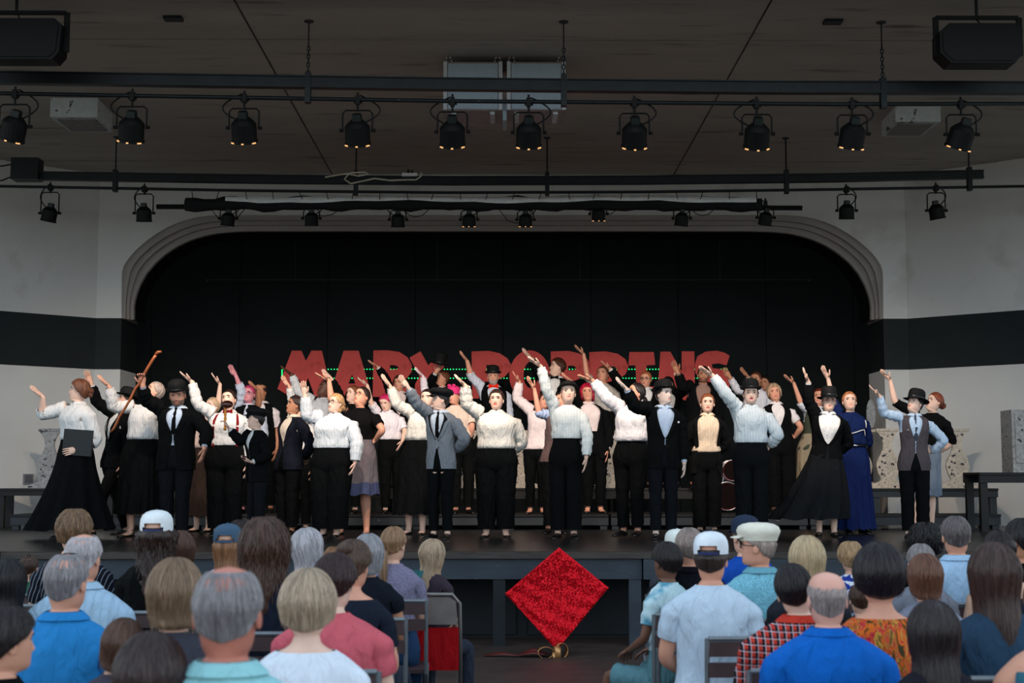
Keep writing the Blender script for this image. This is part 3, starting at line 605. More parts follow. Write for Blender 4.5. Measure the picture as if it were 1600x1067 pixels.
# white hanging cabinets
M_CAB = mat('cabinet_pale_blue', (168, 184, 196), rough=0.5, vary=0.05); M_CABB = mat('cabinet_edge', (200, 206, 210), rough=0.5)
for a, b, lab in ((693, 785, 'first of two pale hanging speaker cabinets above the front beam, farther from the chain'), (792, 884, 'second pale hanging speaker cabinet, crossed by the chain')):
    Yc = 15.0; p0, p1 = at(a, 97, Yc), at(b, 172, Yc); W_ = p1.x - p0.x; Hh = p0.z - p1.z; D_ = 0.66
    root = empty('speaker_cabinet', ((p0.x + p1.x) / 2, Yc, p1.z), lab, 'speaker cabinet', 'pale hanging speaker cabinets')
    g = MB(); g.box((-W_ / 2, 0, 0), (W_ / 2, D_, Hh)); g.build('case', mat('cabinet_case', (150, 140, 138), rough=0.6), root)
    g = MB(); g.box((-W_ / 2 + 0.05, -0.012, 0.01), (W_ / 2 - 0.05, 0, Hh - 0.02)); g.build('front_panel', M_CAB, root)
    for sg in (-1, 1):
        g = MB(); g.box((sg * (W_ / 2 - 0.02) - 0.02, -0.02, 0), (sg * (W_ / 2 - 0.02) + 0.02, 0, Hh)); g.build('edge_strip', M_CABB, root)
        g = MB(); g.box((sg * W_ * 0.33 - 0.025, 0.06, -0.03), (sg * W_ * 0.33 + 0.025, 0.46, 0)); g.build('handle', M_CABB, root)
        g = MB(); cx = sg * W_ * 0.42; g.tube([(cx + 0.03 * math.cos(t / 10 * 2 * PI), 0.05, Hh + 0.035 + 0.04 * math.sin(t / 10 * 2 * PI)) for t in range(11)], 0.007, 6)
        g.build('shackle', M_CHR, root); g = MB(); g.tube([(cx, 0.05, Hh + 0.07), (cx, 0.05, ZC - p1.z)], 0.004, 5); g.build('cable', M_DKM, root)
p0, p1 = at(785.5, 164, 15.1), at(791.5, 190, 15.1); g = MB(); g.box((p0.x, 15.05, p1.z), (p1.x, 15.5, p0.z)); tag(g.build('spacer_bracket', M_CAB), 'narrow pale bracket joining the two hanging cabinets', 'bracket')
# rusty ceiling boxes
M_RUST = mat('box_white_rusty', (198, 206, 208), rough=0.7, vary=0.08, scale=10, dirt=((60, 44, 36), 9, 0.62, 0.05))
for a, b, t, bt, sg, lab in ((79, 152, 153, 183, 1, 'rusty white ceiling box behind the second large spotlight'), (1399, 1470, 166, 190, -1, 'rusty white ceiling box close to the last chain')):
    Yx = on_z((a + b) / 2, t, ZC).y; p0, p1 = at(a, t, Yx), at(b, bt, Yx); W_ = p1.x - p0.x
    root = empty('ceiling_box', ((p0.x + p1.x) / 2, Yx, ZC), lab, 'ceiling light box', 'rusty white ceiling boxes'); h_ = ZC - p1.z
    g = MB(); g.add([(-W_ / 2, 0, -h_), (W_ / 2, 0, -h_), (W_ / 2 - .03, .75, -h_), (-W_ / 2 + .03, .75, -h_), (-W_ / 2, 0, 0), (W_ / 2, 0, 0), (W_ / 2 - .03, .75, 0), (-W_ / 2 + .03, .75, 0)], [(0, 3, 2, 1), (0, 1, 5, 4), (1, 2, 6, 5), (2, 3, 7, 6), (3, 0, 4, 7)])
    g.build('housing', M_RUST, root); g = MB(); g.box((-W_ / 2 + 0.06, 0.07, -h_ - 0.015), (W_ / 2 - 0.06, 0.66, -h_)); g.build('diffuser', mat('diffuser_grey', (130, 128, 124)), root)
# black speakers in the upper corners
for x0_, x1_, t, bt, lab in ((-60, 95, 28, 92, 'black box speaker in a bracket hanging at the upper corner over the first spotlight'), (1468, 1600, 36, 98, 'black angled speaker in a bracket hanging over the second rusty box')):
    Ys = 13.0; p0, p1 = at(x0_, t, Ys), at(x1_, bt, Ys); W_ = p1.x - p0.x; h_ = p0.z - p1.z
    root = empty('hanging_speaker', ((p0.x + p1.x) / 2, Ys, ZC), lab, 'speaker', 'black hanging speakers'); zt = p0.z - ZC; zb_ = p1.z - ZC
    g = MB(); tp = [(-W_ / 2 + 0.09, zt), (W_ / 2 - 0.07, zt), (W_ / 2, zt - 0.06), (W_ / 2 - 0.02, zb_ + 0.07), (W_ / 2 - 0.08, zb_), (-W_ / 2 + 0.1, zb_), (-W_ / 2, zb_ + 0.1), (-W_ / 2, zt - 0.08)]
    g.prism(list(reversed(tp)), 0, 0.24); g.build('case', M_MBLK, root)
    g = MB(); g.prism([(x * .93, (z - (zt + zb_) / 2) * .9 + (zt + zb_) / 2) for x, z in reversed(tp)], -0.012, 0); g.build('grille', mat('grille_black', (10, 12, 13), rough=.8), root)
    g = MB(); zz = zt + 0.09; g.beam((-W_ / 2 + .0, 0.12, zz), (W_ / 2 - .0, 0.12, zz), 0.05, 0.03); g.beam((-W_ / 2, 0.12, zz), (-W_ / 2, 0.12, zb_ + .1), 0.05, 0.03); g.beam((W_ / 2 + .01, 0.12, zz), (W_ / 2 + .01, 0.12, zb_ + .1), 0.05, 0.03); g.build('bracket', M_MBLK, root)
    g = MB(); g.tube([(0, 0.12, zz), (0, 0.12, 0)], 0.015, 8); g.tube([(0.0, 0.15, zz), (0.05, 0.1, zt)], 0.008, 6); g.build('safety_rod', M_DKM, root)
# ---------------------------------------------------------------- figures: one continuous body mesh, clothing and hair as children
TH = [0, 6, 12, 18, 25, 33, 42, 52, 62, 76, 90, 104, 118, 130, 142, 155, 168, 180]
TH = np.radians(TH + [360 - t for t in TH[-2:0:-1]]); NC = len(TH)          # 34 columns, 0 = front, + towards local +x
TZ = [.80, .88, .97, 1.05, 1.13, 1.20, 1.27, 1.33, 1.385, 1.41, 1.43, 1.445, 1.46, 1.475]
THW = {'m': [.165, .172, .160, .152, .155, .163, .172, .178, .168, .145, .108, .080, .064, .059], 'f': [.170, .180, .162, .137, .138, .148, .158, .163, .153, .130, .094, .066, .053, .050]}
TFD = {'m': [.095, .10, .105, .10, .10, .108, .115, .11, .09, .075, .062, .054, .050, .048], 'f': [.095, .105, .10, .088, .09, .105, .122, .112, .08, .065, .055, .048, .044, .043]}
TBD = [.12, .125, .11, .095, .098, .105, .108, .105, .092, .082, .072, .064, .060, .058]
HT = np.array([(-.012, .050, .050, .060), (0, .046, .076, .062), (.012, .054, .084, .063), (.025, .060, .086, .066), (.048, .066, .086, .074), (.070, .070, .086, .084), (.094, .073, .086, .093),
               (.117, .075, .085, .098), (.140, .0765, .088, .100), (.155, .076, .087, .100), (.172, .073, .080, .095), (.188, .065, .068, .084), (.200, .052, .052, .066), (.209, .034, .034, .044), (.215, .004, .004, .006)])
ROWS_T = [.80, .84, .88, .93, .98, 1.02, 1.06, 1.10, 1.15, 1.20, 1.245, 1.28, 1.315, 1.35, 1.385, 1.41, 1.43, 1.445, 1.46, 1.473]
ROWS_H = [-.006, 0, .012, .025, .034, .041, .047, .053, .060, .067, .074, .082, .090, .098, .106, .114, .122, .131, .141, .155, .172, .188, .200, .209, .214]
def sp_(v, p): return np.sign(v) * np.abs(v) ** p
def mind(a, b):
    return a.rotation_difference(b)
class Fig:
    def __init__(s, k, sex='f', bw=1.0, hs=1.0, head=(0, 0, 0), lean=(0, 0), raise_=(0, 0), hipz=.80, bend=0.0):
        s.k, s.sex, s.bw, s.hs, s.head, s.lean, s.rs, s.bend = k, sex, bw, hs, head, lean, raise_, bend
        s.bz = 0.0; s.seat = False; s.dz = 0.0
        y, p, r = [math.radians(a) for a in head]
        s.R = Matrix.Rotation(-y, 3, 'Z') @ Matrix.Rotation(-p, 3, 'X') @ Matrix.Rotation(-r, 3, 'Y'); s.hq = s.R.to_quaternion()
        s.pivot = Vector((0, .008, 1.485))
    def D(s, P):
        """unit figure -> posed: shoulders raised, lean, seated drop, scale"""
        P = np.atleast_2d(np.asarray(P, float)).copy()
        for side, r in ((-1, s.rs[0]), (1, s.rs[1])):
            if r:
                w_ = np.exp(-((P[:, 0] - side * .17 * s.wf(1.36)) / .07) ** 2 - ((P[:, 2] - 1.37) / .085) ** 2) * r
                P[:, 2] += .055 * w_; P[:, 0] -= side * .012 * w_
        t = np.clip((P[:, 2] - .85) / .62, 0, 1.2)
        P[:, 0] += s.lean[0] / s.k * t; P[:, 1] += s.lean[1] / s.k * t
        P[:, 2] += s.dz
        return P * s.k
    def wf(s, z): return 1 + (s.bw - 1) * np.clip((1.475 - z) / .17, 0, 1)
    def trunk(s, z, th, inf=0.0):
        z = np.asarray(z, float); w_ = s.wf(z)
        hw = (np.interp(z, TZ, THW[s.sex]) * w_ + inf); fd = np.interp(z, TZ, TFD[s.sex]) * (1 + (w_ - 1) * 1.1) + inf; bd = np.interp(z, TZ, TBD) * (1 + (w_ - 1) * .8) + inf
        c, sn = np.cos(th), np.sin(th); ex = np.interp(z, [1.35, 1.46], [.82, 1.0])
        x = hw * sp_(sn, ex); y = np.where(c > 0, -fd * np.abs(c) ** ex, bd * np.abs(c) ** ex)
        if s.bend:   # slight forward slump (seated)
            y = y - s.bend * np.clip((z - 1.15) / .3, 0, 1.3) ** 2
        return np.stack([x, y, z + 0 * x], -1)
    def headp(s, z, th, off=0.0, feat=True):
        """head-local point (chin at z=0, before turning)"""
        z = np.asarray(z, float); w_, f, b = [np.interp(z, HT[:, 0], HT[:, i]) for i in (1, 2, 3)]
        jaw = 1.07 if s.sex == 'm' else 0.98; jw = np.where(z < .06, 1 + (jaw - 1) * (1 - z / .06).clip(0, 1), 1)
        w_ = w_ * jw; c, sn = np.cos(th), np.sin(th)
        x = (w_ + off) * sn; y = np.where(c > 0, -(f + off) * np.abs(c) ** .9, (b + off) * np.abs(c) ** .95)
        if feat:
            fr = c > .2
            g = np.interp(z, [.060, .067, .074, .095, .116], [0, .75, 1, .45, .05])
            d = .021 * np.exp(-(x / .0095) ** 2) * g + .007 * np.exp(-((np.abs(x) - .011) / .006) ** 2 - ((z - .070) / .008) ** 2)
            d -= .010 * np.exp(-((np.abs(x) - .031) / .014) ** 2 - ((z - .111) / .011) ** 2)
            d += .004 * np.exp(-((np.abs(x) - .026) / .02) ** 2 - ((z - .130) / .008) ** 2)
            d += .0055 * np.exp(-(x / .02) ** 2 - ((z - .051) / .005) ** 2) + .0055 * np.exp(-(x / .018) ** 2 - ((z - .038) / .005) ** 2) - .003 * np.exp(-(x / .02) ** 2 - ((z - .045) / .003) ** 2)
            d += .005 * np.exp(-(x / .018) ** 2 - ((z - .012) / .010) ** 2)
            y = y - np.where(fr, d, 0)
        return np.stack([x, y - .012, z + 0 * x], -1)
    def H(s, P, wt=1.0):
        """head-local -> posed figure space"""
        P = np.atleast_2d(np.asarray(P, float)) * s.hs; P = P + np.array([0, 0, 1.485])
        piv = np.array(s.pivot)
        if np.isscalar(wt) and wt == 1.0:
            Q = (P - piv) @ np.array(s.R).T + piv
        else:
            wt = np.broadcast_to(wt, (len(P),)); Q = np.empty_like(P); I = Quaternion()
            for u in np.unique(wt):
                m_ = wt == u; Rm = np.array(I.slerp(s.hq, float(u)).to_matrix()); Q[m_] = (P[m_] - piv) @ Rm.T + piv
        Q = Q + np.array([0, -s.bend * 1.17, 0])
        return s.D(Q)
    # --- arms: posed-space joints
    def shoulder(s, side):
        x = side * (float(np.interp(1.36, TZ, THW[s.sex])) * s.wf(1.36) - .012)
        return Vector(s.D([[x, .0 - (s.bend * .45), 1.355 + .02 * (s.rs[0] if side < 0 else s.rs[1])]])[0])
    def arm_path(s, side, arm):
        S_ = s.shoulder(side); E, W_ = arm['E'], arm['W']
        def pos(t):
            a = .16
            if t < 1 - a: return S_.lerp(E, t)
            if t > 1 + a: return E.lerp(W_, t - 1)
            u = (t - 1 + a) / (2 * a); p0 = S_.lerp(E, 1 - a); p1 = E.lerp(W_, a); return p0.lerp(E, u).lerp(E.lerp(p1, u), u)
        return pos
def loop_angles(L, c, a0):
    e1 = a0.orthogonal().normalized(); e2 = a0.cross(e1); return [math.atan2((p - c).dot(e2), (p - c).dot(e1)) for p in L], e1
def sweep(mb, loop_idx, L, c0, a0, ts, pos, rad, flip=False, mi=0, cap=False, ell=None, start=True):
    """tube from an existing vertex loop along pos(t); rad(t, j)-> radius ; returns last ring"""
    al, e1 = loop_angles(L, c0, a0); prev = a0; last = loop_idx; n = len(L)
    for j, t in enumerate(ts):
        d = (pos(t + .02) - pos(t - .02)).normalized(); e1 = (mind(prev, d) @ e1).normalized(); e2 = d.cross(e1); prev = d; C = pos(t); o = len(mb.v)
        for a in al:
            u = e1 * math.cos(a) + e2 * math.sin(a); r = rad(t, u) if ell else rad(t)
            mb.v.append(tuple(C + u * r))
        ring = list(range(o, o + n))
        if last is not None:
            for i in range(n):
                q = (last[i], last[(i + 1) % n], ring[(i + 1) % n], ring[i]); mb.f.append(q[::-1] if flip else q); mb.m.append(mi)
        last = ring
    if cap:
        o = len(mb.v); mb.v.append(tuple(pos(ts[-1]) + prev * .004))
        for i in range(n):
            q = (last[i], last[(i + 1) % n], o); mb.f.append(q[::-1] if flip else q); mb.m.append(mi)
    return last, prev, e1, al
PC = {1: (8, 12), -1: (22, 26)}          # patch columns at either side
def patch_loop(side, r0, r1, idx):
    c0, c1 = PC[side]
    return [idx(r0, c) for c in range(c0, c1 + 1)] + [idx(r, c1) for r in range(r0 + 1, r1 + 1)] + [idx(r1, c) for c in range(c1 - 1, c0 - 1, -1)] + [idx(r, c0) for r in range(r1 - 1, r0, -1)]
def grid(mb, P, skip=(), closed=True, mi=0, mif=None):
    """P: rows x cols x 3"""
    R, C = P.shape[:2]; o = len(mb.v); mb.v.extend(map(tuple, P.reshape(-1, 3).tolist()))
    for r in range(R - 1):
        for c in range(C if closed else C - 1):
            if (r, c) in skip: continue
            d = (c + 1) % C; mb.f.append((o + r * C + c, o + r * C + d, o + (r + 1) * C + d, o + (r + 1) * C + c)); mb.m.append(mif(r, c) if mif else mi)
    return lambda r, c: o + r * C + (c % C)
def hand(mb, W_, fd_, hd, side, k, last, prev, e1, al, n_hint=None, curl=.12, mi=0, spread=1.0):
    """continues the wrist ring into a palm and puts on four fingers and a thumb"""
    L_ = .185 * k; nrm = fd_ - hd * fd_.dot(hd)
    if n_hint is not None: nrm = n_hint - hd * n_hint.dot(hd)
    if nrm.length < .2: nrm = Vector((0, -1, 0)) - hd * -hd.y
    nrm.normalize(); lat = hd.cross(nrm).normalized()
    ws = (.10, .22, .36, .48, .54); n = len(last)
    for j, (t, a, b) in enumerate(zip(ws, (.030, .038, .043, .043, .036), (.019, .017, .015, .013, .009))):
        C = W_ + hd * (L_ * t); d = (fd_.lerp(hd, min(1, .5 + j * .3))).normalized() if j == 0 else hd
        e1 = (mind(prev, d) @ e1).normalized(); e2 = d.cross(e1); prev = d; o = len(mb.v)
        for q in al:
            u = e1 * math.cos(q) + e2 * math.sin(q); r = 1 / math.sqrt((u.dot(lat) / (a * k)) ** 2 + (u.dot(nrm) / (b * k)) ** 2 + (u.dot(hd) / (a * k)) ** 2)
            mb.v.append(tuple(C + u * r))
        for i in range(n): mb.f.append((last[i], last[(i + 1) % n], o + (i + 1) % n, o + i)); mb.m.append(mi)
        last = list(range(o, o + n))
    o = len(mb.v); mb.v.append(tuple(W_ + hd * L_ * .57))
    for i in range(n): mb.f.append((last[i], last[(i + 1) % n], o)); mb.m.append(mi)
    cam_side = 1 if lat.dot(Vector((0, -1, 0))) + lat.z * .3 > 0 else -1
    for i, (ox, ln) in enumerate(zip((.031, .0105, -.0105, -.030), (.070, .080, .075, .058))):
        b0 = W_ + hd * (L_ * .46) + lat * (ox * cam_side * k * .97); d = (hd + lat * (ox * cam_side * 2.2 * spread)).normalized(); P = [b0]; cc = 0
        for sgm in range(3):
            q = Matrix.Rotation(-curl * (sgm + .4), 3, lat) if True else None
            dd = (d * math.cos(curl * (sgm + .6)) + nrm * math.sin(curl * (sgm + .6))).normalized(); P.append(P[-1] + dd * (ln * k * (.42, .32, .26)[sgm] + (L_ * .09 if sgm == 0 else 0)))
        mb.tube(P, [.0095 * k, .0088 * k, .0078 * k, .0055 * k], 6, mi)
    b0 = W_ + hd * (L_ * .14) + lat * (.018 * cam_side * k)
    d = (hd * .62 + lat * cam_side * .72 + nrm * .30).normalized(); d2 = (hd * .85 + lat * cam_side * .35 + nrm * .30).normalized()
    mb.tube([b0, b0 + d * .045 * k, b0 + d * .045 * k + d2 * .032 * k, b0 + d * .045 * k + d2 * .055 * k], [.013 * k, .0115 * k, .0095 * k, .006 * k], 6, mi)
def body(F_, arms, legs, skins, name, loc, rotz, foot_mat=None, beard=None, lip=None):
    """skins: [skin, lips, beard]"""
    mb = MB(); k = F_.k; nT = len(ROWS_T)
    zT = np.array(ROWS_T)[:, None] + 0 * TH[None]; T = F_.trunk(zT, TH[None] + 0 * zT); P1 = F_.D(T.reshape(-1, 3)).reshape(nT, NC, 3)
    zH = np.array(ROWS_H)[:, None] + 0 * TH[None]; Hh = F_.headp(zH, TH[None] + 0 * zH)
    wt = np.repeat(np.clip((np.array(ROWS_H) + .03) / .03, 0, 1), NC); wt[zH.ravel() < .012] = np.where(np.cos(np.tile(TH, len(ROWS_H)))[zH.ravel() < .012] < -.1, .75, 1)
    wt[:NC] = .6
    P2_ = F_.H(Hh.reshape(-1, 3), wt).reshape(len(ROWS_H), NC, 3)
    P = np.concatenate([P1, P2_], 0); skip = set()
    r0, r1 = 10, 14
    for sd in (1, -1):
        for r in range(r0, r1):
            for c in range(*PC[sd]): skip.add((r, c))
    ct = np.cos(TH)
    def mif(r, c):
        rr = r - nT
        if rr < 0: return 0
        z = ROWS_H[rr]; c2 = (c + .5) % NC; x = math.sin(TH[c]) * .07 if c < NC else 0
        if ct[c] > .2 and .031 < z < .052 and abs((math.sin(TH[c]) + math.sin(TH[(c + 1) % NC])) / 2 * .07) < .021: return 1
        if beard and (z < .058 or r < nT) and z >= -.001 and ct[c] > -.25 and not (ct[c] > .9 and z > .056): return 2
        if beard and beard != 'full' : return 0
        return 0
    idx = grid(mb, P, skip, mif=mif)
    top = len(mb.v); R = P.shape[0]; mb.v.append(tuple(F_.H([[0, -.012, .2155]])[0]))
    for c in range(NC): mb.f.append((idx(R - 1, c), idx(R - 1, c + 1), top)); mb.m.append(0)
    # arms
    for sd in (-1, 1):
        li = patch_loop(sd, r0, r1, idx); L = [Vector(mb.v[i]) for i in li]; c0 = sum(L, Vector()) / len(L)
        A = arms[sd]; pos = F_.arm_path(sd, A); mw = (1.08 if F_.sex == 'm' else .94) * k * (1 + (F_.bw - 1) * .7)
        rad = lambda t: mw * float(np.interp(t, [.1, .25, .5, .9, 1.0, 1.25, 1.6, 2.0], [.056, .050, .045, .038, .037, .039, .032, .024]))
        ax = Vector((sd, 0, .0))
        last, prev, e1, al = sweep(mb, li, L, c0, ax, (.14, .26, .42, .6, .78, .9, 1.0, 1.1, 1.25, 1.5, 1.75, 1.9, 2.0), pos, rad, flip=False)
        fd_ = (A['W'] - A['E']).normalized(); hd = (A['T'] - A['W']).normalized()
        hand(mb, A['W'], fd_, hd, sd, k, last, prev, e1, al, A.get('n'), A.get('curl', .12))
    # legs
    h = NC // 2
    for sd in (1, -1):
        if sd == 1: outer_ = [idx(0, c) for c in range(0, h + 1)]
        else: outer_ = [idx(0, c) for c in range(h, NC + 1)]
        A0, B0 = Vector(mb.v[outer_[-1]]), Vector(mb.v[outer_[0]])
        if sd == 1:
            cr = []
            for q in (.25, .5, .75):
                p = A0.lerp(B0, q); p.z -= .02 * k; mb.v.append(tuple(p)); cr.append(len(mb.v) - 1)
            li = outer_ + cr; crot = cr
        else: li = outer_ + crot[::-1]
        li = li[::-1]; L = [Vector(mb.v[i]) for i in li]; c0 = sum(L, Vector()) / len(L); G = legs[sd]
        hip = c0.copy(); pos = leg_path(hip, G)
        lw = k * (1 + (F_.bw - 1) * .5); rad = lambda t: lw * float(np.interp(t, [.05, .4, .9, 1.0, 1.3, 1.6, 1.95, 2.0], [.086, .074, .056, .054, .057, .045, .035, .035]))
        last, prev, e1, al = sweep(mb, li, L, c0, Vector((0, 0, -1)), (.10, .25, .45, .7, .88, 1.0, 1.12, 1.3, 1.55, 1.8, 1.97), pos, rad, flip=False)
        # foot
        an = G['A']; fd2 = G['f']; n = len(last); latv = fd2.cross(Vector((0, 0, 1)))
        for (q, dz, a, b) in ((.015, -.045, .034, .036), (.07, -.06, .036, .026), (.13, -.068, .040, .016), (.165, -.072, .026, .009)):
            C = an + fd2 * (q * k) + Vector((0, 0, dz * k)); d = (Vector((0, 0, -1)).lerp(fd2, min(1, .35 + q * 6))).normalized()
            e1 = (mind(prev, d) @ e1).normalized(); e2 = d.cross(e1); prev = d; o = len(mb.v); up = latv.cross(d)
            for qq in al:
                u = e1 * math.cos(qq) + e2 * math.sin(qq); r = 1 / math.sqrt((u.dot(latv) / (a * k)) ** 2 + (u.dot(up) / (b * k)) ** 2 + 1e-9); mb.v.append(tuple(C + u * r))
            for i in range(n): mb.f.append((last[i], last[(i + 1) % n], o + (i + 1) % n, o + i)); mb.m.append(0)
            last = list(range(o, o + n))
        mb.f.append(tuple(last)); mb.m.append(0)
    # ears
    for sd in (1, -1):
        e = MB(); e.sphere((0, 0, 0), (.007, .018, .031), 8, 6); V = np.array(e.v) @ np.array(Matrix.Rotation(math.radians(-14), 3, 'X')).T @ np.array(Matrix.Rotation(math.radians(18 * sd), 3, 'Z')).T + np.array([sd * .0785, .002, .092])
        V = F_.H(V); mb.add(V.tolist(), e.f, 0)
    return mb.build(name, skins, smooth=True, loc=loc, rot=(0, 0, rotz))
def leg_path(hip, G):
    def pos(t):
        a = .12; K, A = G['K'], G['A']
        if t < 1 - a: return hip.lerp(K, t)
        if t > 1 + a: return K.lerp(A, t - 1)
        u = (t - 1 + a) / (2 * a); p0 = hip.lerp(K, 1 - a); p1 = K.lerp(A, a); return p0.lerp(K, u).lerp(K.lerp(p1, u), u)
    return pos
# ------------------------------------------------ clothing
def garment_top(F_, root, name, m_, z0, z1, inf, sleeves=None, arms=None, gap=None, blouse=0.0, extra_m=None, neck=None, slr=1.0, cuffw=0.0, wrinkle=.006, seed=0, lowflare=0.0):
    """torso garment; sleeves {side: end t or None(hole)}; gap(z)->half opening angle in rad or None"""
    rows = [z for z in [.70, .75] + ROWS_T if z0 - 1e-6 <= z <= z1 + 1e-6]
    if rows[0] > z0 + .004: rows = [z0] + rows
    if rows[-1] < z1 - .004: rows = rows + [z1]
    rows = np.array(rows); r0 = int(np.argmin(abs(rows - 1.245))); r1 = int(np.argmin(abs(rows - 1.385)))
    if blouse:
        rows = np.concatenate([[rows[0] - .0, rows[0] + .006], rows[1:]]); r0 += 1; r1 += 1
    if neck is not None: rows[-1] = neck
    closed = gap is None; cols = TH if closed else np.r_[TH, 2 * PI]; P = []
    r_ = np.random.default_rng(seed + 5)
    for i, z in enumerate(rows):
        th = cols.copy()
        if gap is not None:
            d = gap(z); t62 = math.radians(62); m1 = th <= t62 + 1e-6; th[m1] = d + th[m1] * (t62 - d) / t62
            m2 = th >= 2 * PI - t62 - 1e-6; th[m2] = 2 * PI - (d + (2 * PI - th[m2]) * (t62 - d) / t62)
        nf = inf + wrinkle * np.sin(th * 7 + z * 37 + seed) * np.sin(z * 60 + seed * 2 + th * 2)
        if blouse:
            tb = z - rows[0]; nf = nf + blouse * math.exp(-((tb - .045) / .04) ** 2) - (0.02 if i == 0 else 0)
        if z < .84: nf = nf + lowflare * (.84 - z) / .1
        zz = max(z, .80); q = F_.trunk(np.full_like(th, zz), th, nf); q[:, 2] = z; P.append(F_.D(q))
    P = np.array(P); mb = MB(); skip = set(); sleeves = sleeves or {}
    for sd in (1, -1):
        if sd in sleeves:
            for r in range(r0, r1):
                for c in range(*PC[sd]): skip.add((r, c))
    idx = grid(mb, P, skip, closed=closed)
    C = P.shape[1]
    if not closed: idx = (lambda f: (lambda r, c: f(r, 0) + c))(idx)
    for sd, tend in sleeves.items():
        if tend is None: continue
        li = patch_loop(sd, r0, r1, idx); L = [Vector(mb.v[i]) for i in li]; c0 = sum(L, Vector()) / len(L); pos = F_.arm_path(sd, arms[sd]); k = F_.k
        mw = (1.06 if F_.sex == 'm' else .96) * k * (1 + (F_.bw - 1) * .7); ph = r_.random() * 6
        e_ = tend
        def rad(t, mw=mw, ph=ph, e_=e_):
            b = float(np.interp(t, [.1, .25, .5, .9, 1.0, 1.25, 1.6, 2.0], [.060, .054, .049, .044, .044, .044, .039, .031])); w_ = inf * 1.1 * slr * k + .004 * k * math.sin(t * 19 + ph) + .002 * k * math.sin(t * 37 + ph)
            if t > e_ - .10: w_ = w_ * .6 + cuffw * k
            return mw * b + w_
        ts = [t for t in (.14, .24, .34, .44, .54, .64, .74, .84, .92, 1.0, 1.08, 1.16, 1.26, 1.36, 1.48, 1.6, 1.72, 1.84) if t < e_ - .03] + [e_ - .02, e_]
        last, prev, e1, al = sweep(mb, li, L, c0, Vector((sd, 0, 0)), ts, pos, rad)
        # turned-in end
        o = len(mb.v); Cc = pos(e_ - .03); n = len(last)
        for i in last: mb.v.append(tuple(Cc + (Vector(mb.v[i]) - pos(e_)) * .82))
        for i in range(n): mb.f.append((last[i], last[(i + 1) % n], o + (i + 1) % n, o + i)); mb.m.append(0)
    o = mb.build(name, m_, root, smooth=True); return o
def cuff(F_, root, sd, arms, t0, t1, m_, r=.034):
    pos = F_.arm_path(sd, arms[sd]); g_ = MB(); g_.tube([pos(t0), pos((t0 + t1) / 2), pos(t1)], [r * F_.k, r * F_.k, (r + .002) * F_.k], 12, cap=False); return g_.build('cuff', m_, root, smooth=True)
def collar(F_, root, m_, r=.012, z0=1.435, z1=1.476, wing=True):
    rows = [z0, (z0 + z1) / 2, z1, z1 - .004, z0 + .008]; P = []
    for z, inf in zip(rows, (r * .8, r * .8, r * .9, r * 1.5, r * 2.1)):
        th = np.radians(8) + TH[:] * (344 / 360) * 1.0; th = np.r_[th, np.radians(352)]; q = F_.trunk(np.full_like(th, z), th, inf)
        if wing and inf > r * 2: q[[0, 1, -1, -2], 2] -= .018
        P.append(F_.D(q))
    mb = MB(); grid(mb, np.array(P), closed=False); return mb.build('collar', m_, root, smooth=True)
def lapels(F_, root, m_, gap, zb, inf, w_=14, zt=1.44):
    for sd in (1, -1):
        zs = np.linspace(zb, zt, 9); P = []
        for i, z in enumerate(zs):
            t = i / 8; ww = math.radians(w_ * math.sin(PI * min(1, .12 + t * .75)) + (5 if i == 6 else 0)) * (1 + t * 1.2); d = gap(z); row = []
            for u in (0, .5, 1):
                th = d - .02 + ww * u
                row.append(F_.trunk(np.array([z]), np.array([sd * th % (2 * PI)]), inf + .006 + .004 * math.sin(PI * u))[0])
            P.append(F_.D(np.array(row)))
        P = np.array(P)
        if sd < 0: P = P[:, ::-1]
        mb = MB(); grid(mb, P, closed=False); mb.build('lapel', m_, root, smooth=True)
def trousers(F_, root, m_, legs, zw=1.03, inf=.013, ankle=.065, knee=.075, tend=1.96, name='trousers', thigh=.10, seed=0):
    rows = np.array([z for z in ROWS_T if z < zw - .01] + [zw]); P = []
    for z in rows: P.append(F_.D(F_.trunk(np.full(NC, z), TH, inf + (.004 if z == zw else 0))))
    mb = MB(); idx = grid(mb, np.array(P)); h = NC // 2; k = F_.k; lw = k * (1 + (F_.bw - 1) * .8)
    for sd in (1, -1):
        outer_ = [idx(0, c) for c in (range(0, h + 1) if sd == 1 else range(h, NC + 1))]
        A0, B0 = Vector(mb.v[outer_[-1]]), Vector(mb.v[outer_[0]])
        if sd == 1:
            crot = []
            for q in (.25, .5, .75):
                p = A0.lerp(B0, q); p.z -= .045 * k; mb.v.append(tuple(p)); crot.append(len(mb.v) - 1)
            li = outer_ + crot
        else: li = outer_ + crot[::-1]
        li = li[::-1]; L = [Vector(mb.v[i]) for i in li]; c0 = sum(L, Vector()) / len(L); pos = leg_path(F_leg_hip(F_, sd), legs[sd])
        ph = seed + sd
        rad = lambda t: lw * float(np.interp(t, [.1, .5, 1.0, 1.5, 2.0], [thigh, (thigh + knee) / 2, knee, (knee + ankle) / 2, ankle])) + .004 * k * math.sin(t * 19 + ph) * (1 if t > .6 else 0)
        ts = [t for t in (.12, .25, .4, .55, .7, .82, .92, 1.0, 1.08, 1.2, 1.35, 1.5, 1.65, 1.8, 1.9) if t < tend - .05] + [tend]
        sweep(mb, li, L, c0, Vector((0, 0, -1)), ts, pos, rad)
    return mb.build(name, m_, root, smooth=True)
def F_leg_hip(F_, sd):
    p = F_.D([[sd * .085 * (1 + (F_.bw - 1) * .6), .01, .79]])[0]; return Vector(p)
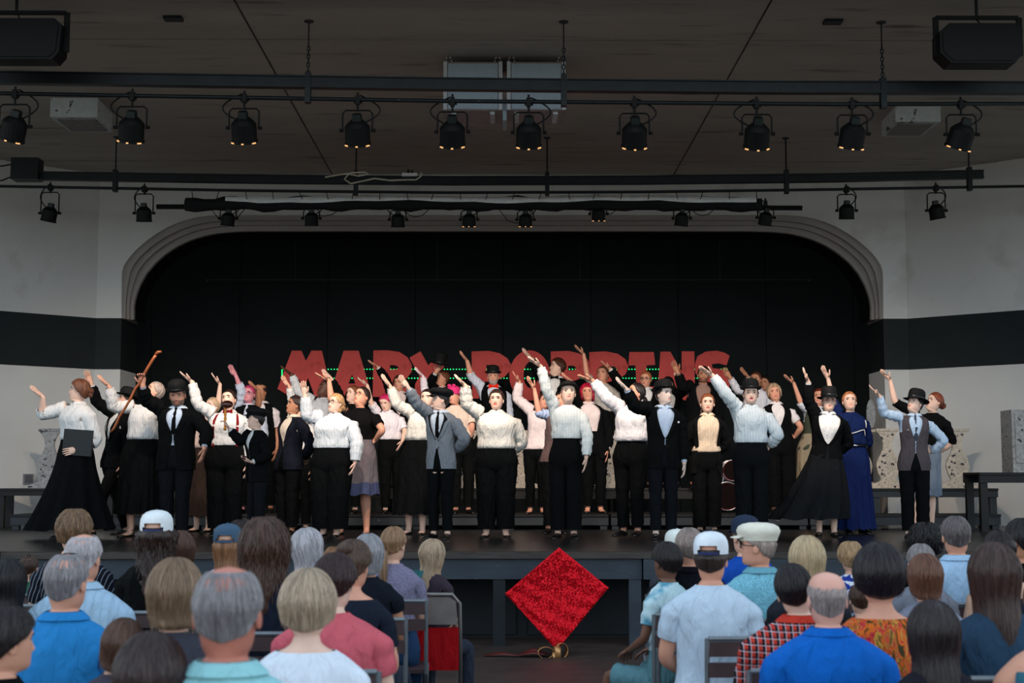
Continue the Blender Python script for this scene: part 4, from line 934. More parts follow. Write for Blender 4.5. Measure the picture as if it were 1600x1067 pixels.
def skirt(F_, root, m_, zw=1.04, zh=.35, hx=.30, hy=.26, pleats=9, amp=.02, sway=(0, 0), name='skirt', m2=None, split=.75, hipf=1.0, seed=0, bell=1.3):
    n = 14; nc = 60; th = np.linspace(0, 2 * PI, nc, endpoint=False); P = []; k = F_.k
    for i in range(n + 1):
        t = i / n; z = zw + (zh - zw) * t
        if z > .86:
            q = F_.trunk(np.full(nc, z), th, .016 + .012 * t * hipf); base = q; 
        b0 = F_.trunk(np.full(nc, max(z, .86)), th, .020); u = max(0, min(1, (.90 - z) / (.90 - zh))) ** bell
        hx_, hy_ = hx * (1 + (F_.bw - 1) * .6), hy * (1 + (F_.bw - 1) * .6)
        e = np.stack([hx_ * np.sin(th), -hy_ * np.cos(th), 0 * th], -1); q = b0 * (1 - u) + e * u
        pl = 1 + (amp / .25) * max(0, (t - .12)) * np.cos(th * pleats + .6 * np.sin(th * 3 + seed)) ; q[:, 0] *= pl; q[:, 1] *= pl
        q[:, 0] += sway[0] * t * t; q[:, 1] += sway[1] * t * t; q[:, 2] = z + .012 * t * np.cos(th * pleats + 1); P.append(F_.D(q))
    P = np.array(P)[::-1]; mb = MB()
    grid(mb, P, mif=(lambda r, c: 1 if (m2 is not None and r < n * (1 - split)) else 0))
    return mb.build(name, [m_] + ([m2] if m2 is not None else []), root, smooth=True)
def shoes(F_, root, m_, legs, heel=.02, low=False, strap=False):
    for sd in (-1, 1):
        G = legs[sd]; an = G['A']; f = G['f']; k = F_.k; lat = f.cross(Vector((0, 0, 1))); base = an - Vector((0, 0, .083 * k)); mb = MB(); rows = []
        top = .042 if low else .075
        for (q, w_, h_) in ((-.045, .012, .03), (-.04, .028, .05 if not low else .05), (-.01, .036, top), (.03, .037, top * .95), (.07, .042, .055 if not low else .030), (.12, .046, .042 if not low else .03), (.165, .040, .034 if not low else .026), (.195, .022, .022), (.203, .004, .012)):
            hz = heel * max(0, (1 - (q + .04) / .12)); r = []
            for a in np.linspace(0, 2 * PI, 12, endpoint=False):
                y = math.cos(a) * w_; z = h_ / 2 + math.sin(a) * h_ / 2
                z = max(z, .002) + hz * 0; r.append(base + f * (q * k) + lat * (y * k) + Vector((0, 0, z * k)))
            rows.append([tuple(p) for p in r])
        P = np.array(rows); grid(mb, P); n = len(rows)
        mb.f.append(tuple(range(11, -1, -1))); mb.m.append(0); mb.f.append(tuple((n - 1) * 12 + i for i in range(12))); mb.m.append(0)
        o = mb.build('shoe', m_, root, smooth=True)
        if strap:
            g_ = MB(); g_.tube([an + Vector((.036 * k * math.cos(a), .036 * k * math.sin(a), -.01 * k)) for a in np.linspace(0, 2 * PI, 13)], .005, 5, cap=False); g_.build('strap', m_, o)
# ------------------------------------------------ hair and headgear (head-local)
HL = {  # hairline height by angle (degrees from the front), thickness
 'short': ([0, 30, 50, 65, 80, 100, 125, 180], [.178, .174, .152, .128, .118, .100, .055, .035], .012),
 'volume': ([0, 30, 50, 65, 80, 100, 125, 180], [.172, .166, .150, .115, .095, .070, .040, .025], .024),
 'up': ([0, 30, 50, 65, 80, 100, 125, 180], [.176, .170, .150, .125, .112, .085, .050, .035], .013),
 'bob': ([0, 30, 48, 60, 75, 100, 125, 180], [.170, .165, .135, .050, .005, -.010, -.015, -.015], .019),
 'bobshort': ([0, 30, 48, 60, 75, 100, 125, 180], [.168, .165, .140, .085, .060, .045, .025, .015], .026),
 'long': ([0, 30, 48, 60, 75, 100, 125, 180], [.170, .165, .140, .020, -.10, -.17, -.20, -.21], .020),
 'verylong': ([0, 30, 48, 60, 75, 100, 125, 180], [.170, .165, .140, .000, -.16, -.27, -.30, -.31], .024),
 'curly': ([0, 30, 48, 60, 75, 100, 125, 180], [.170, .165, .140, .060, -.12, -.20, -.23, -.24], .040),
 'bang': ([0, 30, 48, 60, 75, 100, 125, 180], [.145, .142, .120, .060, -.03, -.06, -.07, -.07], .020),
 'receding': ([0, 30, 50, 65, 80, 100, 125, 180], [.196, .188, .168, .135, .118, .090, .050, .030], .008),
}
def hairp(F_, z, th, off):
    """point on the scalp, off outwards"""
    th = np.asarray(th, float); z = np.asarray(z, float) + 0 * th; hi = z >= .11; rho = np.sqrt(np.clip(1 - ((z - .11) / (.1055 + off)) ** 2, 0, 1)); c, sn = np.cos(th), np.sin(th)
    w1 = (.0765 + off) * rho; f1 = (.087 + off) * rho; b1 = (.100 + off) * rho
    zz = np.clip(z, 0.0, .11); w2 = np.interp(zz, HT[:, 0], HT[:, 1]) + off; b2 = np.interp(zz, HT[:, 0], HT[:, 3]) + off; f2 = np.interp(zz, HT[:, 0], HT[:, 2]) + off
    w_ = np.where(hi, w1, w2); f = np.where(hi, f1, f2); b = np.where(hi, b1, b2)
    return np.stack([w_ * sn, np.where(c > 0, -f * np.abs(c), b * np.abs(c)) - .012, z], -1)
def hair(F_, root, style, m_, bun=None, seed=0, bald=None, vol=0.0, messy=.0, lengthen=0.0, capped=False, strands=0):
    r_ = np.random.default_rng(seed + 17); an, zl, th0 = HL[style]; th0 = th0 + vol; nc = 48; nr = 22
    th = np.linspace(0, 2 * PI, nc, endpoint=False); dd = np.degrees(np.minimum(th, 2 * PI - th)); ze = np.interp(dd, an, zl)
    if lengthen: ze = np.where(ze < .03, ze - lengthen, ze)
    long_ = min(zl) < .0; P = []; UV = []
    zs0 = .2155 + th0 * .9
    for i in range(nr + 1):
        t = i / nr; row = []
        # descend along the arc
        L1 = PI / 2; ztop = .11; arcend = np.where(ze >= ztop, np.arccos(np.clip((ze - .11) / (.1055 + th0), -1, 1)), L1 + (ztop - ze) / .105)
        t0 = 0.02 if not bald else np.minimum(bald(dd), arcend - .02) ; s_ = t0 + (arcend - t0) * t
        z = np.where(s_ <= L1, .11 + (.1055 + th0) * np.cos(s_), .11 - (s_ - L1) * .105)
        off = th0 * (1 + .0 * t) + 0 * z
        wav = messy * (np.sin(th * 9 + seed + z * 60) * .6 + np.sin(th * 17 + seed * 2 - z * 90) * .5 + (r_.random(nc) - .5)) if messy else 0.0012 * np.sin(th * 23 + seed)
        off = off + wav
        if capped: off = np.where(z > .118, .008, off)
        if i == nr: off = off * .35
        if long_: off = off + np.clip((.06 - z) / .2, 0, 1.0) * (.022 + vol * .5) * (np.cos(th) < .55)
        q = hairp(F_, z, th, off)
        if long_:
            dn = np.clip((.02 - z) / .1, 0, 1); q[:, 1] += dn * .018 * (-np.cos(th)).clip(0, 1)
            q[:, 0] *= 1 - np.clip((-.08 - z) / .3, 0, .45) * .6
        P.append(q); UV.append(np.stack([th / (2 * PI) * 1.0, np.full(nc, t * (2 if long_ else 1))], -1))
    P = np.array(P); flat = P.reshape(-1, 3); wt = np.where(flat[:, 2] < -.02, .8, 1.0) if not long_ else np.clip(1 + (flat[:, 2] + .0) * 4, .35, 1).round(1)
    Q = F_.H(flat, wt); mb = MB(); grid(mb, Q.reshape(nr + 1, nc, 3)[::-1]); uv = np.array(UV)[::-1].reshape(-1, 2)
    o = mb.build('hair', m_, root, smooth=True, uv=uv)
    if strands:
        n = strands; ns = 11; tc_ = r_.uniform(0, 2 * PI, n)[:, None]; tt = np.linspace(0, 1, ns)[None]; sway = r_.normal(0, .07, n)[:, None]
        tht = tc_ + sway * tt + .05 * np.sin(tt * 6 + r_.uniform(0, 6, n)[:, None]) * (1 + messy * 120)
        d2 = np.degrees(np.minimum(tc_ % (2 * PI), 2 * PI - tc_ % (2 * PI))); zee = np.interp(d2, an, zl); ztop = .11
        arc = np.where(zee >= ztop, np.arccos(np.clip((zee - .11) / (.1055 + th0), -1, 1)), PI / 2 + (ztop - zee) / .105)
        a0 = .03 + r_.uniform(0, .5, n)[:, None] * arc; a0 = np.maximum(a0, (bald(d2) + .02) if bald else 0); a1 = np.minimum(arc * r_.uniform(.72, 1.0, n)[:, None] + (r_.uniform(0, .25, n)[:, None] if long_ else r_.uniform(0, .03, n)[:, None]), arc * 1.06 + .02); a1 = np.maximum(a1, a0 + .15)
        sA = a0 + (a1 - a0) * tt; zz = np.where(sA <= PI / 2, .11 + (.1055 + th0) * np.cos(sA), .11 - (sA - PI / 2) * .105)
        lift = r_.uniform(.0005, .0045 + messy * .9, n)[:, None] * np.sin(PI * (.15 + .85 * tt)) ** .7 + messy * .8 * np.sin(zz * 70 + r_.uniform(0, 6, n)[:, None])
        of = th0 + lift
        if capped: keepm = (zz.max(1) < .118)
        else: keepm = np.ones(n, bool)
        if long_: of = of + np.clip((.06 - zz) / .2, 0, 1.0) * (.022 + vol * .5) * (np.cos(tht) < .55)
        wd = r_.uniform(.008, .022, n)[:, None] * (1 - .75 * tt ** 2)
        A_ = hairp(F_, zz, (tht - wd) % (2 * PI), of - .0006); B_ = hairp(F_, zz, (tht + wd) % (2 * PI), of - .0006); M_ = hairp(F_, zz, tht % (2 * PI), of + .0008)
        Q_ = np.stack([A_, M_, B_], 2)          # n, ns, 3, 3
        if long_:
            dn = np.clip((.02 - zz) / .1, 0, 1)[..., None]; Q_[..., 1] += dn * .018 * (-np.cos(tht)).clip(0, 1)[..., None]; Q_[..., 0] *= 1 - (np.clip((-.08 - zz) / .3, 0, .45) * .6)[..., None]
        Q_ = Q_[keepm]; n = len(Q_)
        if n:
            fl = Q_.reshape(-1, 3); wt = np.where(fl[:, 2] < -.02, .8, 1.0) if not long_ else np.clip(1 + (fl[:, 2] + .0) * 4, .35, 1).round(1); V = F_.H(fl, wt)
            base_ = (np.arange(n)[:, None, None] * ns * 3 + np.arange(ns - 1)[None, :, None] * 3 + np.arange(2)[None, None, :]).ravel()
            g_ = MB(); g_.v = V.tolist(); g_.f = np.stack([base_, base_ + 1, base_ + 4, base_ + 3], -1).tolist(); g_.m = [0] * len(g_.f)
            uvs = np.stack([np.broadcast_to(r_.uniform(0, 3, n)[:, None, None], (n, ns, 3)), np.broadcast_to(tt[..., None] * 1.0, (n, ns, 3))], -1).reshape(-1, 2)
            so = g_.build('strands', m_, root, smooth=True, uv=uvs); so['kind'] = 'stuff'
    if bun:
        for (x, y, z, r) in bun:
            g_ = MB(); g_.sphere((0, 0, 0), (r, r * .85, r * .9), 14, 10); V = np.array(g_.v); V *= (1 + .06 * np.sin(V[:, :1] * 180 + seed) * np.sin(V[:, 2:] * 160)); V = F_.H(V + np.array([x, y, z]))
            uv2 = np.stack([V[:, 0] * 8, V[:, 2] * 3], -1); g2 = MB(); g2.add(V.tolist(), g_.f); g2.build('bun', m_, root, smooth=True, uv=uv2)
    return o
def tail(F_, root, m_, pts, rad, name='ponytail', flat=1.0):
    """pts head-local"""
    Q = [Vector(p) for p in F_.H(np.array(pts))]; g_ = MB(); g_.tube(Q, [r * F_.k for r in rad], 12); n = len(g_.v); uv = [((i % 12) / 12, i // 12 * .12) for i in range(n)]; return g_.build(name, m_, root, smooth=True, uv=uv)
def hat(F_, root, kind, m_, tilt=0, back=0, visor_dir=0, mb2=None, name=None):
    R_ = Matrix.Rotation(math.radians(tilt), 3, 'Y') @ Matrix.Rotation(math.radians(back), 3, 'X') @ Matrix.Rotation(math.radians(visor_dir), 3, 'Z'); E = (.086, .106)
    def emit(g_, nm, m__, par=None):
        V = np.array(g_.v); V = (V - [0, 0, .15]) @ np.array(R_).T + [0, -.006, .155]; V = F_.H(V); g2 = MB(); g2.v = V.tolist(); g2.f = g_.f; g2.m = g_.m; return g2.build(nm, m__, par or root, smooth=True)
    def lt(prof, curl=0.0, lump=0.0, n=36, front=0.0):
        g_ = MB(); 
        for j, (r, z) in enumerate(prof):
            for i in range(n):
                a = 2 * PI * i / n; x, y = math.sin(a), -math.cos(a); rr = r * (1 + lump * math.sin(a * 8) * (1 if j > 1 else 0)); zz = z + (curl * x * x if r > 1.12 and j < 4 else 0) - (front * max(0, -y) ** 2 if r > 1.1 else 0)
                g_.v.append((rr * E[0] * x, rr * E[1] * y, zz))
        for j in range(len(prof) - 1):
            for i in range(n): g_.f.append((j * n + i, j * n + (i + 1) % n, (j + 1) * n + (i + 1) % n, (j + 1) * n + i)); g_.m.append(0)
        return g_
    if kind == 'bowler':
        o = emit(lt([(1.0, .149), (1.30, .149), (1.42, .156), (1.43, .160), (1.30, .155), (1.05, .154), (1.05, .175), (1.08, .20), (1.05, .228), (.92, .252), (.68, .267), (.35, .275), (.02, .277)], curl=.022), 'bowler_hat', m_)
        emit(lt([(1.06, .154), (1.085, .156), (1.085, .176), (1.07, .178)]), 'hat_band', mb2 or M_SATIN, o)
    elif kind == 'fedora':
        o = emit(lt([(1.0, .149), (1.35, .144), (1.62, .140), (1.63, .144), (1.35, .150), (1.05, .154), (1.06, .19), (1.04, .23), (.95, .262), (.75, .278), (.4, .274), (.02, .268)], curl=.01, front=.01), 'brimmed_hat', m_)
        emit(lt([(1.06, .154), (1.09, .156), (1.09, .182), (1.07, .184)]), 'hat_band', mb2 or M_SATIN, o)
    elif kind == 'bonnet':
        o = emit(lt([(1.0, .150), (1.40, .150), (1.42, .155), (1.10, .160), (1.08, .185), (1.06, .205), (.8, .218), (.4, .222), (.02, .222)], curl=.0), 'flat_brimmed_hat', m_)
    elif kind == 'newsboy':
        o = emit(lt([(1.0, .140), (1.03, .158), (1.20, .168), (1.36, .188), (1.34, .208), (1.12, .228), (.7, .240), (.3, .243), (.02, .245)], lump=.015), 'newsboy_cap', m_)
        visor(F_, emit, m_, o, .145)
    elif kind == 'flatcap':
        o = emit(lt([(1.0, .130), (1.04, .148), (1.12, .165), (1.18, .185), (1.08, .208), (.85, .222), (.5, .230), (.02, .232)]), 'flat_cap', m_); visor(F_, emit, m_, o, .150, ext=.055, drop=.012)
    elif kind == 'beret':
        o = emit(lt([(1.0, .150), (1.02, .165), (1.28, .178), (1.36, .195), (1.2, .215), (.7, .228), (.02, .232)]), 'soft_cap', m_)
    elif kind == 'cap':
        prof = [(1.03, .128), (1.05, .15), (1.04, .172), (1.0, .194), (.88, .216), (.66, .232), (.35, .241), (.02, .244)]; g_ = lt(prof); n = 36
        keep = [(f, m__) for q, (f, m__) in enumerate(zip(g_.f, g_.m)) if not (q // n < 2 and abs((q % n) - n / 2 + .5) < (3.6 - (q // n) * 1.0))]
        g_.f = [a for a, b in keep]; g_.m = [b for a, b in keep]; o = emit(g_, 'baseball_cap', m_); visor(F_, emit, m_, o, .135, ext=.075)
        g2 = MB(); 
        for j, z in enumerate((.126, .140)):
            for i in range(9):
                a = PI + (i - 4) / 4 * .62; g2.v.append((1.045 * E[0] * math.sin(a), -1.045 * E[1] * math.cos(a), z))
        for i in range(8): g2.f.append((i, i + 1, 10 + i, 9 + i)); g2.m.append(0)
        emit(g2, 'strap', mb2 or m_, o)
        g2 = MB(); g2.sphere((0, 0, .245), (.007, .007, .004), 8, 5); emit(g2, 'button', mb2 or m_, o)
    elif kind == 'tophat':
        o = emit(lt([(1.0, .149), (1.30, .149), (1.44, .156), (1.45, .160), (1.28, .155), (1.04, .154), (1.02, .20), (1.04, .25), (1.08, .285), (1.05, .292), (.5, .293), (.02, .293)], curl=.02), 'top_hat', m_)
    elif kind == 'bandana':
        o = emit(lt([(1.02, .125), (1.05, .15), (1.05, .175), (1.0, .198), (.86, .218), (.6, .232), (.02, .240)]), 'headscarf', m_)
        for sx_ in (-1, 1):
            g2 = MB(); g2.sphere((sx_ * .035, -.06, .238), (.032, .018, .022), 10, 7); emit(g2, 'knot', mb2 or m_, o)
    return o
def visor(F_, emit, m_, o, z0, ext=.05, drop=.02):
    g_ = MB(); n = 9
    for lay in (0, .004):
        for j in range(4):
            for i in range(n):
                a = (i - 4) / 4 * 1.05; r = 1.0; e = ext * (j / 3) * math.cos(a * .95) ** .5 if abs(a) < 1.6 else 0
                g_.v.append((.086 * 1.03 * math.sin(a) * (1 + j * .02), -(.106 * 1.0 * math.cos(a) + e), z0 + lay - drop * (j / 3) ** 1.3 + .006 * math.cos(a)))
    for L_ in range(2):
        for j in range(3):
            for i in range(n - 1):
                a = L_ * 4 * n + j * n + i; q = (a, a + 1, a + 1 + n, a + n); g_.f.append(q if L_ == 0 else q[::-1]); g_.m.append(0)
    for i in range(n - 1): a = 3 * n + i; g_.f.append((a, a + 1, a + 1 + 4 * n, a + 4 * n)); g_.m.append(0)
    emit(g_, 'visor', m_, o)
# ------------------------------------------------ face details
def faceparts(F_, root, brow=(60, 45, 35), iris=(70, 50, 35), glasses=None, openmouth=False):
    M_E = eye_mats(iris)
    for sd in (-1, 1):
        th = math.asin(.031 / .074); y = float(F_.headp(np.array([.111]), np.array([th]))[0, 1]); g_ = MB(); g_.sphere((0, 0, 0), (.0125, .0125, .0125), 12, 8); V = np.array(g_.v); R_ = np.array(Matrix.Rotation(PI / 2, 3, 'X')); V = V @ R_.T
        fm = []
        for f in g_.f:
            c = V[list(f)].mean(0); fm.append(2 if -c[1] > .0115 else (1 if -c[1] > .0085 else 0))
        V = F_.H(V * [1.15, 1, .72] + [sd * .031, y + .0062, .111]); g2 = MB(); g2.v = V.tolist(); g2.f = g_.f; g2.m = fm; g2.build('eye', M_E, root, smooth=True)
        g_ = MB(); P = []
        for u in np.linspace(0, 1, 5):
            x = sd * (.014 + .032 * u); z = .1265 + .006 * math.sin(PI * (u * .8 + .1)); t = math.asin(min(.99, abs(x) / .0755)) * (1 if sd > 0 else -1)
            yy = float(F_.headp(np.array([z]), np.array([t % (2 * PI)]))[0, 1]); P.append((x, yy - .001, z))
        P = [Vector(p) for p in F_.H(np.array(P))]; g_.tube(P, [.0028 * F_.k, .0042 * F_.k, .0042 * F_.k, .0034 * F_.k, .0014 * F_.k], 6); g_.build('eyebrow', mat('brow_%d_%d_%d' % brow, brow), root, smooth=True)
        g_ = MB(); P = F_.H(np.array([[sd * (.031 + .0135 * math.cos(a)), y + .0062 - .0125 * abs(math.sin(a)) ** .5 - .0005, .111 + .0088 * math.sin(a) ** .8] for a in np.linspace(.15, PI - .15, 6)])); g_.tube([Vector(p) for p in P], .0016 * F_.k, 5); g_.build('eyelashes', mat('lash_dark', (30, 22, 20)), root)
    if openmouth:
        y = float(F_.headp(np.array([.044]), np.array([0.0]))[0, 1]); g_ = MB(); g_.sphere((0, y + .001, .044), (.013, .005, .008 if openmouth is True else openmouth), 10, 6); V = F_.H(np.array(g_.v)); g2 = MB(); g2.add(V.tolist(), g_.f); g2.build('mouth', mat('mouth_dark', (70, 22, 22)), root, smooth=True)
    if glasses:
        g_ = MB(); y = -.012 - .092
        for sd in (-1, 1):
            P = F_.H(np.array([[sd * .032 + .021 * math.cos(a), y + abs(.032 + .021 * math.cos(a) * sd) * .12, .109 + .016 * math.sin(a)] for a in np.linspace(0, 2 * PI, 17)])); g_.tube(P, .0022, 5, cap=False)
            P = F_.H(np.array([[sd * .053, y + .01, .112], [sd * .078, y + .035, .112], [sd * .0815, -.01, .108], [sd * .0815, .012, .100]])); g_.tube(P, .002, 5)
        P = F_.H(np.array([[-.011, y, .111], [0, y - .004, .114], [.011, y, .111]])); g_.tube(P, .0022, 5); o = g_.build('glasses', mat('glasses_%d' % glasses[0], glasses, rough=.3), root)
def eye_mats(iris):
    return [mat('eye_white', (225, 222, 218), rough=.25, vary=.02), mat('iris_%d_%d_%d' % iris, iris, rough=.2), mat('pupil', (8, 8, 8), rough=.15)]
M_SATIN = mat('satin_black', (20, 20, 22), rough=.35)
# ---------------------------------------------------------------- putting a person together
SK = (226, 176, 152); SKP = (236, 196, 176); SKT = (190, 134, 104); SKD = (92, 58, 46); SKR = (222, 160, 134)
BLK = (8, 10, 12); WHT = (232, 232, 232); CRM = (232, 218, 200)
def arms_for(F_, root_loc, yaw, spec, sd, seated=False):
    k = F_.k; Rz = Matrix.Rotation(math.radians(yaw), 3, 'Z'); Ri = Matrix.Rotation(-math.radians(yaw), 3, 'Z'); S_ = F_.shoulder(sd)
    out = {}
    if isinstance(spec, str):
        q = Vector((sd * .035, -.03, -.28)) * k
        if spec == 'down': E = S_ + Vector((sd * .055, .02, -.275)) * k; W_ = E + Vector((sd * .005, -.05, -.245)) * k; T = W_ + Vector((-sd * .01, -.04, -.18)) * k; out['n'] = Vector((-sd, 0, 0)); out['curl'] = .3
        elif spec == 'back': E = S_ + Vector((sd * (.10 + .05 * (F_.bw - 1)), .09, -.255)) * k; W_ = Vector((sd * .07, .19 + .1 * (F_.bw - 1), S_.z / k - .42)) * k; T = W_ + Vector((-sd * .16, .02, -.05)) * k; out['n'] = Vector((0, 1, 0)); out['curl'] = .3
        elif spec == 'lap':
            E = S_ + Vector((sd * .07, -.03, -.27)) * k; W_ = Vector((sd * .09, -.26 * k - F_.bend, .62)); W_ = E + (W_ - E).normalized() * .25 * k; T = W_ + Vector((-sd * .08, -.13, -.06)) * k; out['n'] = Vector((0, 0, -1)); out['curl'] = .3
        out.update(E=E, W=W_, T=T); return out
    pe, pw, pt = spec[:3]; opt = spec[3] if len(spec) > 3 else {}
    Sw = Vector(root_loc) + Ri @ S_; L1, L2 = .285 * k, .255 * k
    def solve(base, px_, L, fwd):
        y = base.y
        for _ in range(3):
            p = at(px_[0], px_[1], y); d2 = math.hypot(p.x - base.x, p.z - base.z)
            y = base.y + fwd * math.sqrt(max(0, L * L - d2 * d2))
        p = at(px_[0], px_[1], y); v_ = p - base
        if v_.length > L * 1.22: p = base + v_ * (L * 1.22 / v_.length)
        return p
    E = solve(Sw, pe, L1, opt.get('fe', -.55)); W_ = solve(E, pw, L2, opt.get('fw', -.5))
    T = at(pt[0], pt[1], W_.y + opt.get('ft', -.03))
    loc = lambda p: Rz @ (p - Vector(root_loc))
    out.update(E=loc(E), W=loc(W_), T=loc(T), curl=opt.get('curl', .10))
    if 'n' in opt: out['n'] = Rz @ Vector(opt['n'])
    return out
def person(label, px, Y, g, top, hx=None, yaw=0, head=(0, 0, 0), sex='f', bw=1.0, hs=1.0, aL='back', aR='back', skin=SK, hairs=('up', (60, 42, 32), {}), hatd=None,
           shirt=None, jacket=None, vest=None, pants=None, skirt_=None, shoe=(BLK, {}), tie=None, bow=None, face=None, seated=False, stance=.085, feet=None, bend=0.0, lean_y=0.0,
           lips=None, beard=None, group=None, glasses=None, braces=None, chair=True, seat_h=.46, topcov=0, floor=None, gapw=1.0, subd=0, eyes=True):
    gz = g; R0 = at(px, 760, Y); loc = Vector((R0.x, Y, gz)); zt = at(hx or px, top, Y).z
    if seated: k = (zt - seat_h - .02) / (.685 + .215 * hs)
    else: k = (zt - gz) / (1.485 + .215 * hs)
    xh = at(hx if hx is not None else px, top + 15, Y).x; dx = xh - R0.x; Rz = Matrix.Rotation(math.radians(yaw), 3, 'Z'); lv = Rz @ Vector((dx, lean_y, 0))
    up = lambda s_: 1.0 if (not isinstance(s_, str) and s_[0][1] < top + 55 and not seated) else 0.0
    F_ = Fig(k, sex, bw, hs, (head[0] - yaw, head[1], head[2]), (lv.x, lv.y), (up(aL), up(aR)), bend=bend)
    if seated: F_.dz = (seat_h + .02) / k - .80
    arms = {-1: arms_for(F_, loc, yaw, aL, -1), 1: arms_for(F_, loc, yaw, aR, 1)}
    legs = {}
    for i, sd in enumerate((-1, 1)):
        if seated:
            legs[sd] = dict(K=Vector((sd * .12, -.42 * k, seat_h + .03)), A=Vector((sd * .13, -.40 * k, .083 * k)), f=Vector((sd * .15, -1, 0)).normalized())
        else:
            fx, fy = feet[i] if feet else (sd * stance, 0)
            legs[sd] = dict(K=Vector(((sd * .088 * bw ** .5 + fx) / 2, (fy - .02) / 2 - .01, .49)) * k, A=Vector((fx, fy, .085)) * k, f=Vector((sd * .22, -1, 0)).normalized())
    sm = skinmat(skin); lipc = lips or tuple(int(a * b) for a, b in zip(skin, (.90, .68, .68)))
    bc = skinmat(beard) if beard else sm
    root = body(F_, arms, legs, [sm, mat('lips_%d_%d_%d' % lipc, lipc, rough=.4), bc], 'person', loc, -math.radians(yaw), beard=bool(beard)); sd_ = int(px * 7 + top)
    tag(root, label, 'person', group)
    if eyes: faceparts(F_, root, brow=tuple(int(c * .8) for c in hairs[1]) if sum(hairs[1]) < 420 else (120, 96, 70), glasses=glasses, openmouth=face)
    if hairs[0]:
        kw = dict(hairs[2]); tl = kw.pop('tail', None); kw.update(capped=bool(hatd), strands=(420 if seated and top < 1010 else 0)); h = hair(F_, root, hairs[0], hairmat(hairs[1]), seed=sd_, **kw)
        if tl: tail(F_, root, hairmat(tl.get('col', hairs[1])), tl['pts'], tl['rad'])
    if hatd:
        kw = dict(hatd[2]) if len(hatd) > 2 else {}; b2 = kw.pop('col2', None)
        hat(F_, root, hatd[0], mat('felt_%d_%d_%d' % hatd[1], hatd[1], rough=.8, bump=.2, bscale=60, spec=.3), mb2=mat('felt_%d_%d_%d' % b2, b2, rough=.7) if b2 else None, **kw)
    sl = lambda t: {-1: t, 1: t}
    zw = 1.03
    if skirt_:
        c, kw = skirt_[0], {'zw': 1.09} | dict(skirt_[1]); c2 = kw.pop('c2', None); zw = kw.get('zw', 1.04)
        skirt(F_, root, cloth(c), m2=cloth(c2) if c2 else None, seed=sd_, **kw)
    if pants:
        c, kw = pants[0], ({'zw': 1.08} if sex == 'f' and not seated else {}) | dict(pants[1]); trousers(F_, root, cloth(c), legs, seed=sd_, **kw); zw = kw.get('zw', 1.03)
    if shirt:
        c, kind, kw = shirt[0], shirt[1], dict(shirt[2]); se = kw.pop('sleeve', 'long'); t = {'long': 1.93, 'roll': 1.38, 'short': .66, 'cap': .40, 'half': .85, 'none': None}.get(se, se)
        col = kw.pop('collar', None); zlow = kw.pop('z0', zw - .03); zhi = kw.pop('z1', 1.462); inf = kw.pop('inf', .012)
        if jacket and se == 'long' and not kw.get('keep'):
            garment_top(F_, root, 'shirt', cloth(c, kind=kind), zlow, zhi, .008, seed=sd_)
            for sd in (-1, 1): cuff(F_, root, sd, arms, 1.82, 1.955, cloth(c, kind=kind))
        else: kw.pop('keep', None); garment_top(F_, root, 'shirt', cloth(c, kind=kind), zlow, zhi, inf, sleeves=sl(t), arms=arms, seed=sd_, **({'blouse': .018, 'cuffw': .004} | kw | ({'blouse': 0} if vest else {})))
        if col: collar(F_, root, cloth(c, kind='plain') if col is True else cloth(col), wing=True)
    if vest:
        c, kw = vest[0], dict(vest[1]); zb = kw.pop('zb', 1.14); ww = kw.pop('w', 28)
        gp = lambda z: math.radians(.6 + ww * max(0, min(1, (z - zb) / .30)) ** .9 + (6 * max(0, (1.0 - z) / .08) if z < 1.0 else 0)) 
        garment_top(F_, root, 'waistcoat', cloth(c), kw.pop('z0', .93), 1.447, .019, sleeves=sl(None), arms=arms, gap=gp, seed=sd_, wrinkle=.002)
        g_ = MB()
        for z in (1.12, 1.06, 1.0): g_.sphere(F_.D(F_.trunk(np.array([z]), np.array([0.03]), .022))[0], .006, 6, 4)
        o = g_.build('buttons', M_SATIN, root); o['kind'] = 'stuff'
    if jacket:
        c, kw = jacket[0], dict(jacket[1]); zb = kw.pop('zb', 1.10); ww = kw.pop('w', 30); z0 = kw.pop('z0', .80); trim = kw.pop('trim', None); op = kw.pop('open', 0); lap = kw.pop('lapel', True)
        gp = lambda z: math.radians(1.0 + op + ww * max(0, min(1.1, (z - zb) / .32)) ** .85 + (14 * max(0, (zb - .08 - z) / .3)))
        garment_top(F_, root, 'jacket', cloth(c, kind=kw.pop('kind', 'plain')), z0, 1.457, .024, sleeves=sl(kw.pop('sleeve', 1.87)), arms=arms, gap=gp, seed=sd_, lowflare=.012, wrinkle=.003)
        if lap:
            lapels(F_, root, cloth(kw.pop('lapc', c)), gp, zb, .026)
            if trim: lapels(F_, root, cloth(trim), gp, zb, .031, w_=4)
        if not kw.pop('nobtn', False) and op < 5:
            for z in (zb - .01, zb - .09):
                g_ = MB(); g_.sphere(F_.D(F_.trunk(np.array([z]), np.array([0.06]), .028))[0], .009, 7, 5); g_.build('button', M_SATIN, root)
    if tie:
        mb = MB(); P = []
        for z, w_ in ((1.452, .014), (1.438, .018), (1.425, .011), (1.38, .017), (1.30, .022), (1.20, .026), (1.165, .024), (1.145, .003)):
            q = F_.trunk(np.array([z]), np.array([0.0]), .016 + (.006 if z > 1.43 else 0))[0]; P.append(F_.D(np.array([q + [-w_, .004, 0], q + [0, -.003, 0], q + [w_, .004, 0]])))
        grid(mb, np.array(P)[::-1], closed=False); mb.build('necktie', cloth(tie), root, smooth=True)
